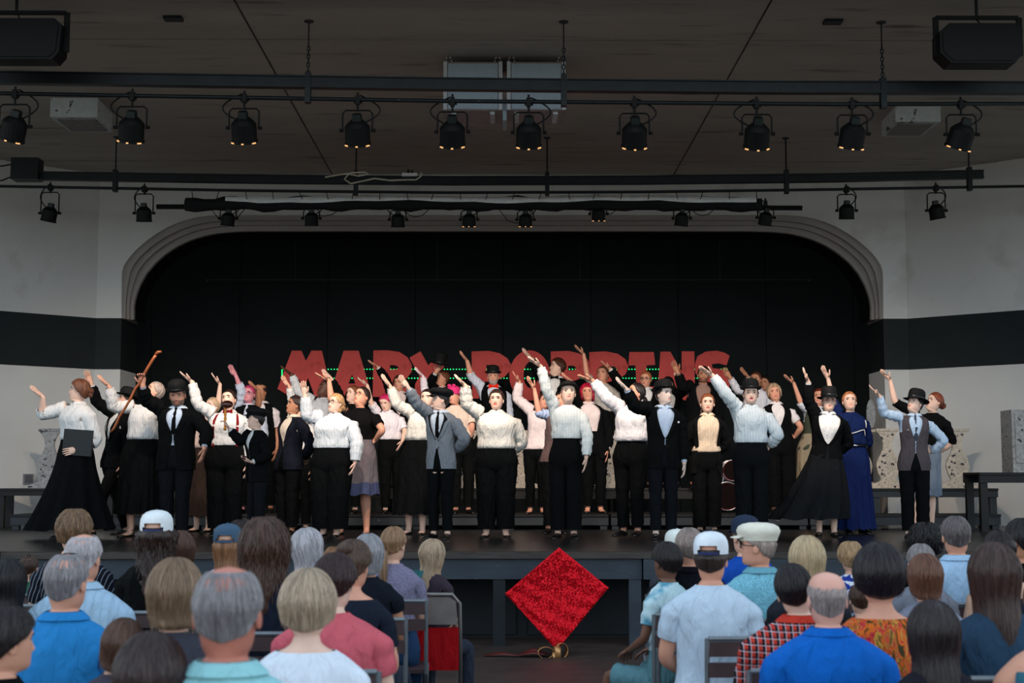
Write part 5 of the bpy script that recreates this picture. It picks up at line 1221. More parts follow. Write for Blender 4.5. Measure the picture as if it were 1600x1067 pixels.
    if bow:
        q = F_.D(F_.trunk(np.array([1.452]), np.array([0.0]), .020))[0]; g_ = MB(); u = k * (1.25 if bow[0] > 120 else 1)
        for s_ in (-1, 1):
            g_.add([(q[0], q[1] - .008, q[2] - .008 * u), (q[0], q[1] - .008, q[2] + .008 * u), (q[0] + s_ * .055 * u, q[1] - .004, q[2] + .027 * u), (q[0] + s_ * .055 * u, q[1] - .004, q[2] - .027 * u), (q[0], q[1] + .008, q[2] - .008 * u), (q[0], q[1] + .008, q[2] + .008 * u), (q[0] + s_ * .055 * u, q[1] + .01, q[2] + .027 * u), (q[0] + s_ * .055 * u, q[1] + .01, q[2] - .027 * u)],
                   [(0, 3, 2, 1), (4, 5, 6, 7), (0, 1, 5, 4), (1, 2, 6, 5), (2, 3, 7, 6), (3, 0, 4, 7)])
        g_.box((q[0] - .01, q[1] - .013, q[2] - .012), (q[0] + .01, q[1] + .005, q[2] + .012)); g_.build('bow_tie', cloth(bow), root)
    if braces:
        for s_ in (-1, 1):
            mb = MB(); P = []
            for z, th, inf in ((1.04, 38, .02), (1.12, 36, .021), (1.22, 34, .021), (1.32, 32, .021), (1.39, 36, .021), (1.42, 48, .020), (1.435, 90, .018), (1.43, 140, .02), (1.36, 158, .02)):
                for d_ in (-4.5, 4.5): P.append(F_.trunk(np.array([z]), np.array([math.radians(s_ * (th + d_)) % (2 * PI)]), inf)[0])
            P = F_.D(np.array(P)).reshape(-1, 2, 3); P = P if s_ > 0 else P[:, ::-1]; grid(mb, P[::-1], closed=False); mb.build('suspender', cloth(braces), root, smooth=True)
    if shoe:
        shoes(F_, root, mat('leather_%d_%d_%d' % shoe[0], shoe[0], rough=.3, spec=.6), legs, **shoe[1])
    person.count += 1
    if subd:
        for o in [root] + list(root.children):
            if o.name.split('.')[0] in ('person', 'shirt', 'jacket', 'trousers', 'hair', 'tank'):
                md = o.modifiers.new('smooth', 'SUBSURF'); md.levels = subd; md.render_levels = subd
    person.F = F_; person.arms = arms; person.k = k; person.loc = loc; person.log.append((round(k * (1.485 + .215 * hs), 2), label[:46])); return root
person.count = 0; person.log = []
def W2(side):
    """world position of the last person's wrist, and of the palm"""
    Ri = Matrix.Rotation(person.root_rot, 3, 'Z')
def palm(root, sd, t=.42):
    A = person.arms[sd]; hd = (A['T'] - A['W']).normalized(); p = A['W'] + hd * (.185 * person.k * t); Ri = Matrix.Rotation(root.rotation_euler.z, 3, 'Z'); return Vector(root.location) + Ri @ p
FL = SZ
WP = dict(ankle=.088, knee=.09, thigh=.10)       # wide black trousers
NP_ = dict(ankle=.062, knee=.072)
# ================================================================ the singers
S = 'singers on the stage'
r = person('woman at the stage end in white shirt with brown updo, clutching a black folder', 116, 15.8, FL, 595, 123, 42, (78, 8, 0), bw=1.22, skin=SKP, aL=((66, 648), (67, 620), (50, 606)), aR=((151, 688), (123, 702), (104, 706), dict(curl=.35, n=(0, 1, 0))),
       hairs=('volume', (104, 66, 44), dict(bun=[(0, .11, .12, .04), (.02, .115, .075, .032)], messy=.004)), shirt=(WHT, 'plain', dict(sleeve=1.28, collar=True, cuffw=.006, inf=.02)), skirt_=(BLK, dict(zh=.10, hx=.42, hy=.36, sway=(-.06, .0), pleats=10, amp=.04)), face=True, tie=None)
pf = palm(r, 1)
r2 = person('person in black suit and round hat striding behind the folder woman', 176, 16.7, FL, 612, 192, 50, (70, 18, 0), aL=((151, 628), (143, 600), (133, 577)), aR='down', skin=SK, hairs=('short', (50, 36, 28), {}), hatd=('bowler', BLK), shirt=(WHT, 'plain', {}), jacket=(BLK, {}), pants=(BLK, NP_), feet=[(-.02, .20), (.05, -.26)])
person('grey-haired woman in pleated white blouse and black pleated skirt, face hidden by the cane hand', 217, 16.2, FL, 596, 233, 15, (60, 32, 0), bw=1.08, aL=((177, 636), (171, 604), (149, 584)), aR='back', hairs=('up', (168, 160, 150), {}), shirt=(WHT, 'stripe', dict(inf=.02)), skirt_=(BLK, dict(zh=.26, hx=.24, hy=.20, pleats=16, amp=.03)), shoe=(BLK, dict(low=True, strap=True)))
r4 = person('bearded man in black suit and bowler hat raising a wooden cane', 274, 15.8, FL, 601, 279, 5, (-2, -12, 4), 'm', 1.14, 1.04, aL=((227, 624), (223, 602), (221, 585), dict(curl=.75)), aR=((324, 674), (319, 700), (314, 722), dict(curl=.25, n=(-1, 0, 0))), skin=SKR,
       hairs=('short', (90, 70, 56), {}), hatd=('bowler', BLK), beard=(120, 96, 82), shirt=((205, 220, 240), 'plain', dict(collar=True)), tie=BLK, jacket=(BLK, dict(zb=1.16, z0=.76)), pants=((15, 17, 22), NP_))
pc = palm(r4, -1); beardF = person.F
person('fair woman in pale pink dress half hidden behind the bowler hat cane man', 318, 17.8, FL, 622, 330, 20, (40, 10, 0), aL=((341, 634), (344, 600), (328, 582)), aR='down', skin=SKP, hairs=('up', (220, 200, 165), {}), shirt=((226, 200, 190), 'plain', dict(sleeve='short', inf=.03)), skirt_=((52, 40, 36), dict(zh=.20, hx=.22, hy=.2)), shoe=(BLK, dict(low=True)))
r5 = person('large woman in white shirt, red suspenders and dark red bow tie', 352, 16.5, FL, 610, 358, 0, (18, 14, 6), bw=1.36, aL=((309, 632), (300, 596), (276, 579)), aR='down', skin=SKP, hairs=('up', (44, 30, 26), {}), shirt=(WHT, 'plain', dict(collar=True, sleeve=1.9)), bow=(120, 14, 22), braces=(130, 20, 30), pants=(BLK, WP), face=True, lips=(190, 60, 60))
r6 = person('boy-sized performer in black cap and black jacket holding a gilded rattle', 402, 15.3, FL, 641, 401, 48, (80, 6, 0), hs=1.10, aL=((376, 690), (358, 670), (349, 653), dict(curl=.7)), aR=((418, 712), (394, 722), (374, 717), dict(curl=.5, n=(0, 0, 1))), skin=SKP,
       hairs=('short', (36, 28, 26), {}), hatd=('newsboy', BLK), shirt=(WHT, 'plain', {}), jacket=(BLK, dict(zb=1.18, z0=.78)), pants=((15, 17, 22), NP_))
pr = palm(r6, -1); pk = palm(r6, 1)
person('performer with pink fringe and glasses in black vest, hand high', 389, 19.3, R1, 603, 389, 10, (10, 5, 0), bw=1.12, aL=((378, 612), (369, 588), (355, 565)), aR='down', skin=(222, 150, 160), hairs=('short', (200, 70, 120), {}), glasses=(60, 30, 40), shirt=((205, 215, 235), 'plain', dict(sleeve=1.55)), vest=(BLK, dict(w=5)), pants=(BLK, NP_))
person('dark-haired man in black waistcoat and white shirt behind the small capped performer', 414, 19.7, R1, 600, 408, 10, (20, 5, 0), 'm', aL=((404, 634), (404, 610), (389, 597)), aR='down', skin=SKT, hairs=('receding', (50, 40, 36), {}), shirt=((226, 220, 226), 'plain', dict(sleeve='half', collar=True)), vest=(BLK, {}), pants=(BLK, NP_))
person('woman in navy-black blazer and cream blouse with dark hair, looking up sideways', 450, 16.8, FL, 619, 459, 40, (66, 10, 0), aL='back', aR='back', skin=SKT, hairs=('up', (46, 32, 28), dict(bun=[(0, .10, .07, .04)])), shirt=(CRM, 'plain', dict(collar=True)), jacket=((24, 27, 38), dict(zb=1.12)), pants=(BLK, NP_))
person('singer in white shirt mostly hidden behind the navy blazer woman', 470, 18.1, FL, 632, 472, 20, (40, 10, 0), aL=((456, 624), (452, 604), (441, 589)), aR='down', skin=SK, hairs=('up', (70, 50, 40), {}), shirt=(WHT, 'plain', {}), pants=(BLK, NP_))
person('man with dark brown skin in light grey shirt, mouth open, before the red letters', 500, 19.6, R1, 594, 505, 35, (52, 22, 0), 'm', aL=((466, 612), (456, 585), (440, 574)), aR='down', skin=SKD, hairs=('short', (22, 18, 18), dict(messy=.002)), shirt=((212, 216, 222), 'plain', dict(collar=True)), pants=(BLK, NP_), face=True)
person('large blonde curly-haired woman in glasses and white shirt, palm upright', 517, 16.4, FL, 616, 524, 15, (42, 8, 0), bw=1.42, aL=((480, 650), (477, 618), (471, 584), dict(fw=-.6)), aR=((558, 690), (555, 722), (550, 740), dict(n=(-1, 0, 0), curl=.3)), skin=SKP, glasses=(50, 40, 40),
       hairs=('up', (206, 170, 118), dict(bun=[(.03, .07, .10, .040), (.05, .05, .06, .036), (.02, .10, .06, .036), (.055, .02, .02, .03)], messy=.004)), shirt=((226, 232, 238), 'stripe', dict(collar=True, inf=.022)), pants=(BLK, dict(ankle=.10, knee=.11, thigh=.12)), shoe=(BLK, dict(low=True)))
person('reddish-haired singer whose face shows behind the black tee woman', 546, 18.95, R1, 603, 551, 20, (45, 8, 0), aL=((530, 614), (518, 592), (502, 577)), aR='down', skin=SKP, hairs=('up', (120, 76, 50), {}), shirt=(BLK, 'plain', {}), pants=(BLK, NP_))
person('woman in black tee and grey skirt with blue hem, chin lifted', 558, 16.9, FL, 605, 563, 12, (38, 20, 0), bw=1.16, aL=((518, 628), (514, 594), (494, 585), dict(fe=-.2)), aR=((598, 672), (586, 688), (574, 692), dict(fw=.6, n=(0, 1, 0))), skin=SKR, glasses=(120, 90, 80), hairs=('up', (40, 28, 26), {}),
       shirt=((10, 10, 12), 'plain', dict(sleeve='short', blouse=.004)), skirt_=((112, 104, 110), dict(c2=(70, 78, 110), split=.80, zh=.46, hx=.26, hy=.22, pleats=8, sway=(-.03, -.02))), shoe=(BLK, dict(low=True, strap=True)), feet=[(-.16, -.10), (.10, .06)])
person('pink-haired woman with tattooed forearm in short-sleeved white shirt', 612, 18.95, R1, 616, 606, -8, (20, -18, 0), bw=1.05, aL=((579, 628), (574, 602), (560, 592)), aR=((633, 674), (629, 688), (622, 702), dict(n=(-1, 0, 0))), skin=SKP, hairs=('short', (222, 40, 110), dict(vol=.006)), shirt=((238, 232, 240), 'plain', dict(sleeve='half', collar=True)), pants=(BLK, NP_))
person('brown-haired woman in black jacket and pinkish high-collar blouse below the letter R', 628, 20.7, R2, 588, 625, 10, (24, 5, 0), aL=((603, 592), (590, 573), (577, 565)), aR='down', skin=SKR, hairs=('volume', (70, 44, 36), {}), shirt=((232, 214, 212), 'plain', dict(collar=True)), jacket=(BLK, dict(w=40)), pants=(BLK, NP_), face=.005)
person('dark-haired woman with red lips, white lace blouse and long black skirt', 650, 16.9, FL, 609, 665, 18, (18, 8, 0), bw=1.06, aL=((620, 632), (610, 604), (593, 582)), aR='down', skin=SKP, lips=(196, 40, 44), hairs=('up', (34, 24, 24), dict(bun=[(0, .105, .10, .04)])), shirt=((232, 228, 220), 'lace', dict(inf=.02)), skirt_=(BLK, dict(zw=1.13, zh=.24, hx=.26, hy=.24, pleats=10)), shoe=(BLK, dict(low=True)))
person('slim performer in grey blazer with black piping, black tie and black cap', 689, 15.7, FL, 610, 689, 22, (74, 6, 0), 'm', .90, aL=((652, 632), (638, 606), (624, 587)), aR=((727, 686), (713, 704), (698, 706), dict(fw=.8, n=(0, 1, 0))), skin=SKP, hairs=('short', (24, 20, 20), {}), hatd=('newsboy', BLK),
       shirt=((205, 215, 228), 'plain', dict(collar=True)), tie=(12, 12, 14), jacket=((124, 130, 138), dict(zb=1.13, trim=(20, 20, 24), z0=.80)), pants=(BLK, NP_))
r18 = person('brown-haired woman looking sideways while holding up the black top hat', 692, 21.1, R2, 579, 691, 20, (62, 12, 0), aL=((672, 600), (681, 582), (688, 570), dict(curl=.5)), aR='down', skin=SKR, hairs=('up', (110, 70, 46), {}), shirt=(WHT, 'plain', {}), jacket=(BLK, {}), pants=(BLK, NP_))
ph_ = palm(r18, -1, .8)
person('singer in white blouse whose pale raised hand shows below the letter Y', 670, 19.5, R1, 617, 676, 20, (40, 10, 0), aL=((664, 606), (661, 588), (649, 576)), aR='down', skin=(240, 215, 222), hairs=('up', (80, 56, 44), {}), shirt=((238, 230, 240), 'plain', {}), pants=(BLK, NP_))
person('woman in pink headscarf and cream blouse behind the grey blazer performer', 722, 19.0, R1, 606, 712, -10, (30, 0, 0), bw=1.1, aL='back', aR=((738, 666), (734, 688), (722, 694), dict(fw=.5, n=(0, 1, 0))), skin=SKR, hairs=('short', (110, 50, 70), {}), hatd=('bandana', (222, 50, 120)), shirt=((228, 206, 190), 'plain', dict(sleeve='half', inf=.02)), pants=(BLK, NP_))
person('grey-bearded man in bowler hat, bright red bow tie and black waistcoat', 773, 20.6, R2, 577, 771, 0, (2, 0, 0), 'm', 1.08, aL=((736, 588), (730, 564), (714, 544)), aR='down', skin=SKR, hairs=('short', (150, 146, 142), {}), hatd=('bowler', BLK), beard=(178, 170, 164), shirt=((214, 222, 238), 'plain', dict(sleeve=1.25, collar=True)), bow=(230, 40, 24), vest=(BLK, {}), pants=(BLK, NP_))
person('large dark-haired woman in white lace-sleeved blouse and black trousers', 775, 16.2, FL, 610, 776, 2, (10, 4, 0), bw=1.38, aL=((729, 632), (727, 602), (707, 584)), aR='back', skin=SKP, lips=(190, 70, 66), hairs=('short', (50, 34, 30), dict(vol=.006)), shirt=((234, 230, 222), 'lace', dict(collar=True, inf=.02)), pants=(BLK, dict(zw=1.05, ankle=.080, knee=.092, thigh=.112)), shoe=(BLK, dict(low=True)), stance=.11)
person('auburn-haired woman in pinkish white ruffled blouse with black trousers', 838, 18.95, R1, 614, 849, 4, (-8, 4, 0), aL=((807, 622), (812, 596), (801, 582)), aR='back', skin=SKR, hairs=('up', (70, 36, 30), {}), shirt=((236, 222, 224), 'plain', dict(z0=.90, inf=.026)), pants=(BLK, dict(zw=1.0, ankle=.062, knee=.072)), shoe=(BLK, dict(low=True)))
person('singer in brown waistcoat and pale blue shirt squeezed behind the flat-hatted woman', 868, 17.3, FL, 613, 876, 5, (10, 5, 0), aL=((842, 646), (835, 608), (823, 589), dict(fe=-.3)), aR='down', skin=SKR, hairs=('short', (40, 30, 28), {}), shirt=((170, 190, 226), 'plain', dict(sleeve=1.08)), vest=((96, 78, 78), dict(z0=.86)), pants=(BLK, NP_))
person('woman in flat black hat and pleated white blouse with long black trousers', 884, 15.75, FL, 599, 887, 6, (-4, 12, 0), aL=((854, 608), (845, 572), (821, 557)), aR=((918, 680), (916, 714), (913, 737), dict(n=(-1, 0, 0), curl=.2)), skin=SKP, hairs=('up', (150, 136, 120), {}), hatd=('bonnet', BLK, dict(back=-8)), shirt=((228, 232, 230), 'stripe', dict(inf=.018)), pants=(BLK, dict(WP, zw=1.12)), face=.006)
person('brown-haired man in dinner jacket and black bow tie seen in profile before the O', 862, 20.9, R2, 561, 869, 20, (76, 12, 0), 'm', aL=((842, 584), (830, 560), (811, 540)), aR='down', skin=SKP, hairs=('short', (70, 40, 26), dict(vol=.01)), shirt=(WHT, 'plain', dict(collar=True)), bow=(14, 14, 16), jacket=(BLK, {}), pants=(BLK, NP_))
person('woman with vivid magenta-red hair in long black cardigan', 928, 19.3, R1, 601, 919, -4, (2, 6, 0), bw=1.1, aL=((897, 620), (893, 596), (878, 584)), aR=((952, 674), (950, 702), (948, 716), dict(n=(-1, 0, 0))), skin=SKR, hairs=('bob', (176, 20, 60), dict(vol=.008, messy=.003)), shirt=((236, 220, 220), 'plain', dict(collar=True)), jacket=(BLK, dict(z0=.72, open=4, zb=1.0, nobtn=1)), pants=(BLK, NP_), shoe=(BLK, dict(low=True)))
person('woman with dark necklace in grey lace top, long bare forearm raised highest', 950, 20.7, R2, 573, 943, 8, (26, 12, 0), aL=((917, 586), (912, 553), (897, 540)), aR='down', skin=SKR, hairs=('up', (96, 62, 40), {}), shirt=((196, 190, 184), 'lace', dict(sleeve='half')), skirt_=(BLK, dict(zh=.3)))
person('black-haired woman in full white shirt turning away towards the raised hands', 985, 16.5, FL, 599, 990, 30, (72, 20, 0), bw=1.1, aL=((950, 624), (926, 594), (900, 587)), aR='back', skin=SKR, hairs=('up', (24, 20, 22), dict(tail=dict(pts=[(0, .10, .10), (0, .14, .06), (0, .14, -.02), (0, .12, -.10)], rad=[.02, .03, .028, .01]))), shirt=((238, 236, 242), 'plain', dict(inf=.026, blouse=.035)), pants=(BLK, NP_))
person('sandy-haired man in glasses, black jacket and open white shirt', 1006, 20.5, R2, 581, 1009, 5, (22, 0, 0), 'm', 1.05, aL=((968, 598), (953, 576), (934, 562)), aR='down', skin=SKR, hairs=('short', (170, 110, 66), {}), glasses=(60, 40, 34), shirt=(WHT, 'plain', dict(collar=True)), jacket=(BLK, {}), pants=(BLK, NP_), face=.006)
r_youth = person('youth in black suit and bowler hat with pale blue shirt and pocket square', 1036, 15.7, FL, 601, 1037, -4, (-34, 6, 0), 'm', .98, aL=((992, 636), (979, 608), (960, 589)), aR='down', skin=(232, 206, 192), hairs=('short', (40, 28, 24), dict(vol=.006)), hatd=('bowler', BLK, dict(back=-6)), shirt=((196, 214, 238), 'plain', dict(collar=True)), jacket=(BLK, dict(z0=.78)), pants=((14, 16, 22), NP_))
youthF = person.F
person('black-haired singer peeking over the bowler hat youth', 1048, 20.8, R2, 590, 1044, 0, (-8, 0, 0), aL='down', aR=((1068, 612), (1064, 596), (1051, 578)), skin=SKP, hairs=('bang', (18, 16, 18), {}), shirt=(WHT, 'plain', {}), jacket=(BLK, {}), pants=(BLK, NP_))
person('tall man with stubble and cropped dark hair in black suit', 1092, 20.2, R2, 573, 1098, 0, (8, -4, 0), 'm', 1.12, aL=((1067, 606), (1059, 582), (1049, 561)), aR='down', skin=SKT, hairs=('short', (40, 32, 28), {}), beard=(120, 84, 66), shirt=((150, 120, 110), 'plain', {}), jacket=(BLK, {}), pants=(BLK, NP_))
person('auburn-haired woman in cream high-necked blouse under black cardigan', 1104, 16.9, FL, 616, 1105, 0, (4, 2, 0), aL='back', aR='back', skin=SKP, lips=(196, 90, 80), hairs=('up', (140, 86, 54), {}), shirt=((228, 208, 184), 'stripe', dict(collar=(228, 208, 184), inf=.012, keep=1, sleeve='half')), jacket=((14, 15, 17), dict(open=34, zb=.9, w=6, z0=.74, lapel=False, nobtn=1)), pants=(BLK, dict(WP, zw=1.02)), face=.006)
person('woman in bowler hat and white ruffled blouse with dark trousers, hand on hip', 1174, 15.7, FL, 600, 1173, 0, (6, 4, 0), bw=1.08, aL=((1136, 618), (1113, 586), (1090, 573)), aR=((1216, 678), (1203, 696), (1192, 702), dict(fw=.6, n=(0, 1, 0))), skin=SKP, lips=(170, 40, 60), hairs=('up', (50, 34, 30), {}), hatd=('bowler', BLK), shirt=((222, 232, 238), 'stripe', dict(collar=True, inf=.022)), pants=((11, 14, 18), WP), face=True)
person('brown-haired man in white shirt just behind the bowler hat of the ruffled blouse woman', 1180, 20.4, R2, 582, 1181, 10, (30, 4, 0), 'm', aL=((1152, 610), (1141, 590), (1123, 564)), aR='down', skin=SKT, hairs=('short', (90, 50, 30), {}), shirt=((226, 226, 236), 'plain', dict(collar=True)), pants=(BLK, NP_))
person('dark-haired singer in black, rearmost beyond the letter S', 1198, 21.1, R2, 588, 1195, 10, (24, 2, 0), aL=((1176, 606), (1168, 588), (1155, 573)), aR='down', skin=SKT, hairs=('short', (30, 22, 20), dict(vol=.006)), shirt=(WHT, 'plain', {}), jacket=(BLK, {}), pants=(BLK, NP_))
person('woman with ash-blonde bob in black waistcoat and short-sleeved white collar shirt', 1220, 18.8, R1, 601, 1212, 0, (4, 8, 6), bw=1.1, aL='back', aR=((1252, 668), (1242, 682), (1228, 684), dict(fw=.5, n=(0, 1, 0))), skin=SKR, lips=(190, 80, 70), hairs=('bobshort', (176, 156, 128), {}), shirt=((236, 232, 234), 'plain', dict(sleeve='short', collar=True)), vest=(BLK, dict(z0=.90)), pants=(BLK, WP))
person('red-haired woman in olive waistcoat behind the black-coated hat wearer', 1268, 18.9, R1, 608, 1278, 8, (20, 6, 0), aL=((1252, 632), (1238, 592), (1218, 582), dict(fe=-.3)), aR='down', skin=SKR, hairs=('up', (110, 44, 28), {}), shirt=((226, 232, 242), 'plain', dict(sleeve=1.08)), vest=((66, 72, 60), dict(z0=.84)), skirt_=((150, 138, 118), dict(zh=.3, hx=.2, hy=.2)))
person('grey-haired woman in round black hat and glasses, black coat, wide swinging skirt', 1290, 16.1, FL, 613, 1294, 4, (4, 4, 0), bw=1.05, aL=((1263, 626), (1263, 596), (1250, 567), dict(fe=-.3)), aR='back', skin=SKP, glasses=(150, 60, 60), hairs=('up', (150, 146, 142), {}), hatd=('fedora', BLK, {}), shirt=(WHT, 'plain', dict(collar=True)), jacket=(BLK, dict(w=44, zb=1.08, z0=.92, nobtn=1)), skirt_=((22, 24, 27), dict(zh=.22, hx=.42, hy=.36, sway=(-.22, -.05), pleats=9, amp=.035, bell=1.0)), face=True)
r_blue = person('girl in long royal blue dress with white piping and belt', 1334, 17.1, FL, 613, 1328, -4, (4, 10, 0), aL=((1302, 630), (1294, 592), (1281, 567), dict(fe=.2)), aR='back', skin=SKP, hairs=('up', (190, 130, 84), {}), shirt=((20, 36, 82), 'plain', dict(inf=.020, sleeve=1.15)), skirt_=((20, 36, 86), dict(zh=.06, hx=.24, hy=.22, pleats=11, amp=.03)))
blue_root, blueF = r_blue, person.F
r_brown = person('woman in brimmed black hat, brown waistcoat and grey patterned tie', 1429, 15.7, FL, 616, 1428, 6, (56, 20, 0), bw=.98, aL=((1381, 646), (1374, 618), (1356, 602)), aR=((1476, 688), (1456, 706), (1443, 702), dict(fw=.6, n=(0, 1, 0))), skin=SKP, hairs=('up', (30, 24, 24), {}), hatd=('fedora', BLK, dict(back=6)), shirt=((196, 218, 242), 'plain', dict(collar=True)), vest=((84, 76, 80), dict(z0=.80)), tie=(70, 76, 92), pants=(BLK, dict(zw=1.0, ankle=.075, knee=.082)))
brownF = person.F
person('auburn-haired woman with a bun in black top and short grey skirt behind the brimmed hat', 1444, 16.8, FL, 614, 1457, 20, (74, 14, 0), aL=((1397, 628), (1391, 594), (1377, 580)), aR='back', skin=SKP, hairs=('up', (130, 66, 42), dict(bun=[(0, .115, .085, .042)])), shirt=((12, 12, 14), 'plain', dict(sleeve=1.0)), skirt_=((112, 124, 140), dict(zh=.46, hx=.2, hy=.2)), feet=[(-.10, -.05), (.06, .1)])
# ---------------------------------------------------------------- things the singers hold
M_CANE = mat('cane_wood', (150, 78, 34), rough=.35, vary=.35, scale=20, stretch=(1, 1, .3), spec=.6)
a, b = at(173, 676, pc.y), at(243, 554, pc.y); d_ = (b - a).normalized(); t_ = (pc - a).dot(d_); off = pc - (a + d_ * t_); a += off; b += off; c = (a + b) / 2
g = MB(); n_ = 16; g.tube([a - c + (b - a) * (i / n_) + Vector((.006 * math.sin(i * 1.3), 0, .006 * math.cos(i * 2.1))) for i in range(n_ + 1)], [.013 + .003 * (i % 5 == 2) + .004 * i / n_ for i in range(n_ + 1)], 8)
o = tag(g.build('walking_cane', M_CANE, loc=c, smooth=True), 'knotty brown wooden cane raised diagonally by the bearded man', 'cane')
g = MB(); e_ = b - c; g.tube([e_, e_ + d_ * .03 + Vector((.01, 0, 0)), e_ + d_ * .05 + Vector((.04, 0, -.01))], [.018, .02, .012], 8); g.build('handle_knob', M_CANE, o, smooth=True)
M_GOLD = mat('gilded_wood', (196, 120, 40), rough=.3, metal=.5); M_CHOC = mat('dark_varnish', (74, 28, 16), rough=.2, spec=.7)
c = at(350, 657, pr.y); c += Vector((pr.x - c.x, -.005, pr.z - c.z)) * .5
g = MB(); g.lathe([(0, -.09), (.014, -.088), (.018, -.07), (.011, -.05), (.014, -.02), (.010, .0), (.017, .04), (.010, .06), (.018, .08), (.010, .10), (.014, .13), (.012, .15), (0, .152)], 14)
o = tag(g.build('toy_rattle', M_GOLD, loc=c, smooth=True), 'turned golden stick with dark round head held up by the small capped performer', 'rattle')
g = MB(); g.sphere((0.02, 0, .19), (.062, .045, .042), 14, 9); g.sphere((0.04, -.02, .185), (.035, .035, .033), 10, 7); g.build('head', M_CHOC, o, smooth=True)
g = MB(); g.sphere((0, 0, 0), (.03, .022, .02), 12, 8); g.tube([(0, 0, 0), (-.02, -.03, .03)], .008, 6)
o = tag(g.build('pipe_bowl', M_CHOC, loc=pk + Vector((-.015, -.03, .03)), smooth=True), 'small dark round object in the small capped performer\'s lower hand', 'prop')
c = at(120, 691, pf.y - .04); g = MB(); g.box((-.17, -.012, -.14), (.17, .012, .14)); o = tag(g.build('folder', mat('folder_black', (24, 28, 32), rough=.5), loc=(c.x, pf.y - .0, c.z), rot=(0, math.radians(4), math.radians(-12))), 'black folder held against the white shirt woman\'s hip', 'folder')
g = MB(); g.box((-.165, -.009, -.143), (.172, .009, .135)); g.build('pages', mat('paper_edge', (60, 62, 64)), o)
g = MB(); prof = [(0, 0), (.10, 0), (.135, .004), (.14, .012), (.115, .008), (.088, .012), (.085, .06), (.09, .13), (.094, .145), (0, .147)]; g.lathe([(r_ * 1.15, z * 1.15) for r_, z in prof], 28, ell=(1, 1.1))
o = tag(g.build('top_hat', mat('felt_8_10_12', BLK, rough=.8), loc=at(686, 569, ph_.y), rot=(0.15, math.radians(14), 0), smooth=True), 'black top hat held up over the letter Y', 'hat')
g = MB(); g.lathe([(.101, .02), (.104, .022), (.104, .045), (.101, .047)], 28, ell=(1, 1.1)); g.build('hat_band', M_SATIN, o, smooth=True)
# white piping and belt on the blue dress, brooch, pocket square, microphone
def chest_strip(F_, root, name, m_, pts, w_=.006, inf=.030):
    Q = [Vector(F_.D(F_.trunk(np.array([z]), np.array([math.radians(a) % (2 * PI)]), inf))[0]) for a, z in pts]; g_ = MB(); g_.tube(Q, w_, 6); return g_.build(name, m_, root, smooth=True)
M_PIP = mat('piping_white', (232, 232, 236)); M_BELT = mat('belt_black', (12, 12, 14), rough=.4)
chest_strip(blueF, blue_root, 'piping', M_PIP, [(-10, 1.20), (0, 1.21), (20, 1.235), (36, 1.245), (44, 1.20), (48, 1.17)]); chest_strip(blueF, blue_root, 'piping', M_PIP, [(52, 1.36), (50, 1.32), (50, 1.27)])
chest_strip(blueF, blue_root, 'belt', M_BELT, [(a, 1.055) for a in range(-180, 181, 20)], .014, .030); chest_strip(blueF, blue_root, 'buckle', M_CHR, [(-7, 1.055), (7, 1.055)], .017, .036)
chest_strip(brownF, r_brown, 'brooch', M_CHR, [(-30, 1.27), (-26, 1.275), (-23, 1.27), (-26, 1.262), (-30, 1.27)], .004, .036)
chest_strip(youthF, r_youth, 'pocket_square', M_PIP, [(38, 1.27), (42, 1.285)], .012, .038); chest_strip(beardF, r4, 'lapel_button', M_SATIN, [(24, 1.30)] * 2, .008, .04)
# ================================================================ the audience, seated, backs to the camera
def watcher(label, px, s_, top, yaw=180, head=None, ch=0.0, **kw):
    Y = F / s_; kw.setdefault('aL', 'lap'); kw.setdefault('aR', 'lap'); kw.setdefault('pants', ((50, 56, 70), NP_)); h = head or (yaw, 0, 0)
    r_ = person(label, px, Y, 0.0, top, kw.pop('hx', px), yaw, h, seated=True, eyes=kw.pop('eyes', abs(((h[0] - 180) + 180) % 360 - 180) > 40), subd=1 if s_ > 330 else 0, **kw)
    if ch is not None: seat_chair(r_.location.x + ch, r_.location.y, math.radians(random.uniform(-3, 3)), label)
    return r_
M_SLAT = mat('chair_slat_brown', (66, 48, 50), rough=.6, vary=.25, scale=8, dirt=((150, 140, 130), 10, .68, .04)); M_CHM = mat('chair_metal_grey', (120, 126, 132), rough=.45, metal=.6)
def make_chair():
    r_ = empty('slatted_chair', (0, 0, 0))
    for z in (.70, .785):
        g_ = MB(); g_.box((-.20, -.245, z - .03), (.20, -.225, z + .03)); g_.build('back_slat', M_SLAT, r_)
    for i in range(4):
        g_ = MB(); g_.box((-.20, -.19 + i * .10, .435), (.20, -.10 + i * .10, .455)); g_.build('seat_slat', M_SLAT, r_)
    for sd in (-1, 1):
        g_ = MB(); g_.tube([(sd * .205, -.24, .83), (sd * .205, -.215, .44), (sd * .205, .20, 0)], .011, 8); g_.build('frame_leg', M_CHM, r_)
        g_ = MB(); g_.tube([(sd * .195, .20, .44), (sd * .195, -.20, 0)], .011, 8); g_.build('leg', M_CHM, r_)
    g_ = MB(); g_.tube([(-.2, -.24, .828), (.2, -.24, .828)], .011, 8); g_.build('top_rail', M_CHM, r_)
    return r_
CH0 = make_chair(); CH0.location = (0, -50, 0); _used = [False]; _chl = []
def seat_chair(x, y, rz, who):
    if not _used[0]: o = CH0; _used[0] = True
    else: o = copy_tree(CH0)
    o.location = (x, y, 0); o.rotation_euler = (0, 0, rz); _chl.append(o)
    o['label'] = 'brown slatted chair seating the ' + ' '.join(who.split(',')[0].split()[:10]); o['category'] = 'chair'; o['group'] = 'slatted chairs under the audience'
    return o
NV = (28, 34, 48)
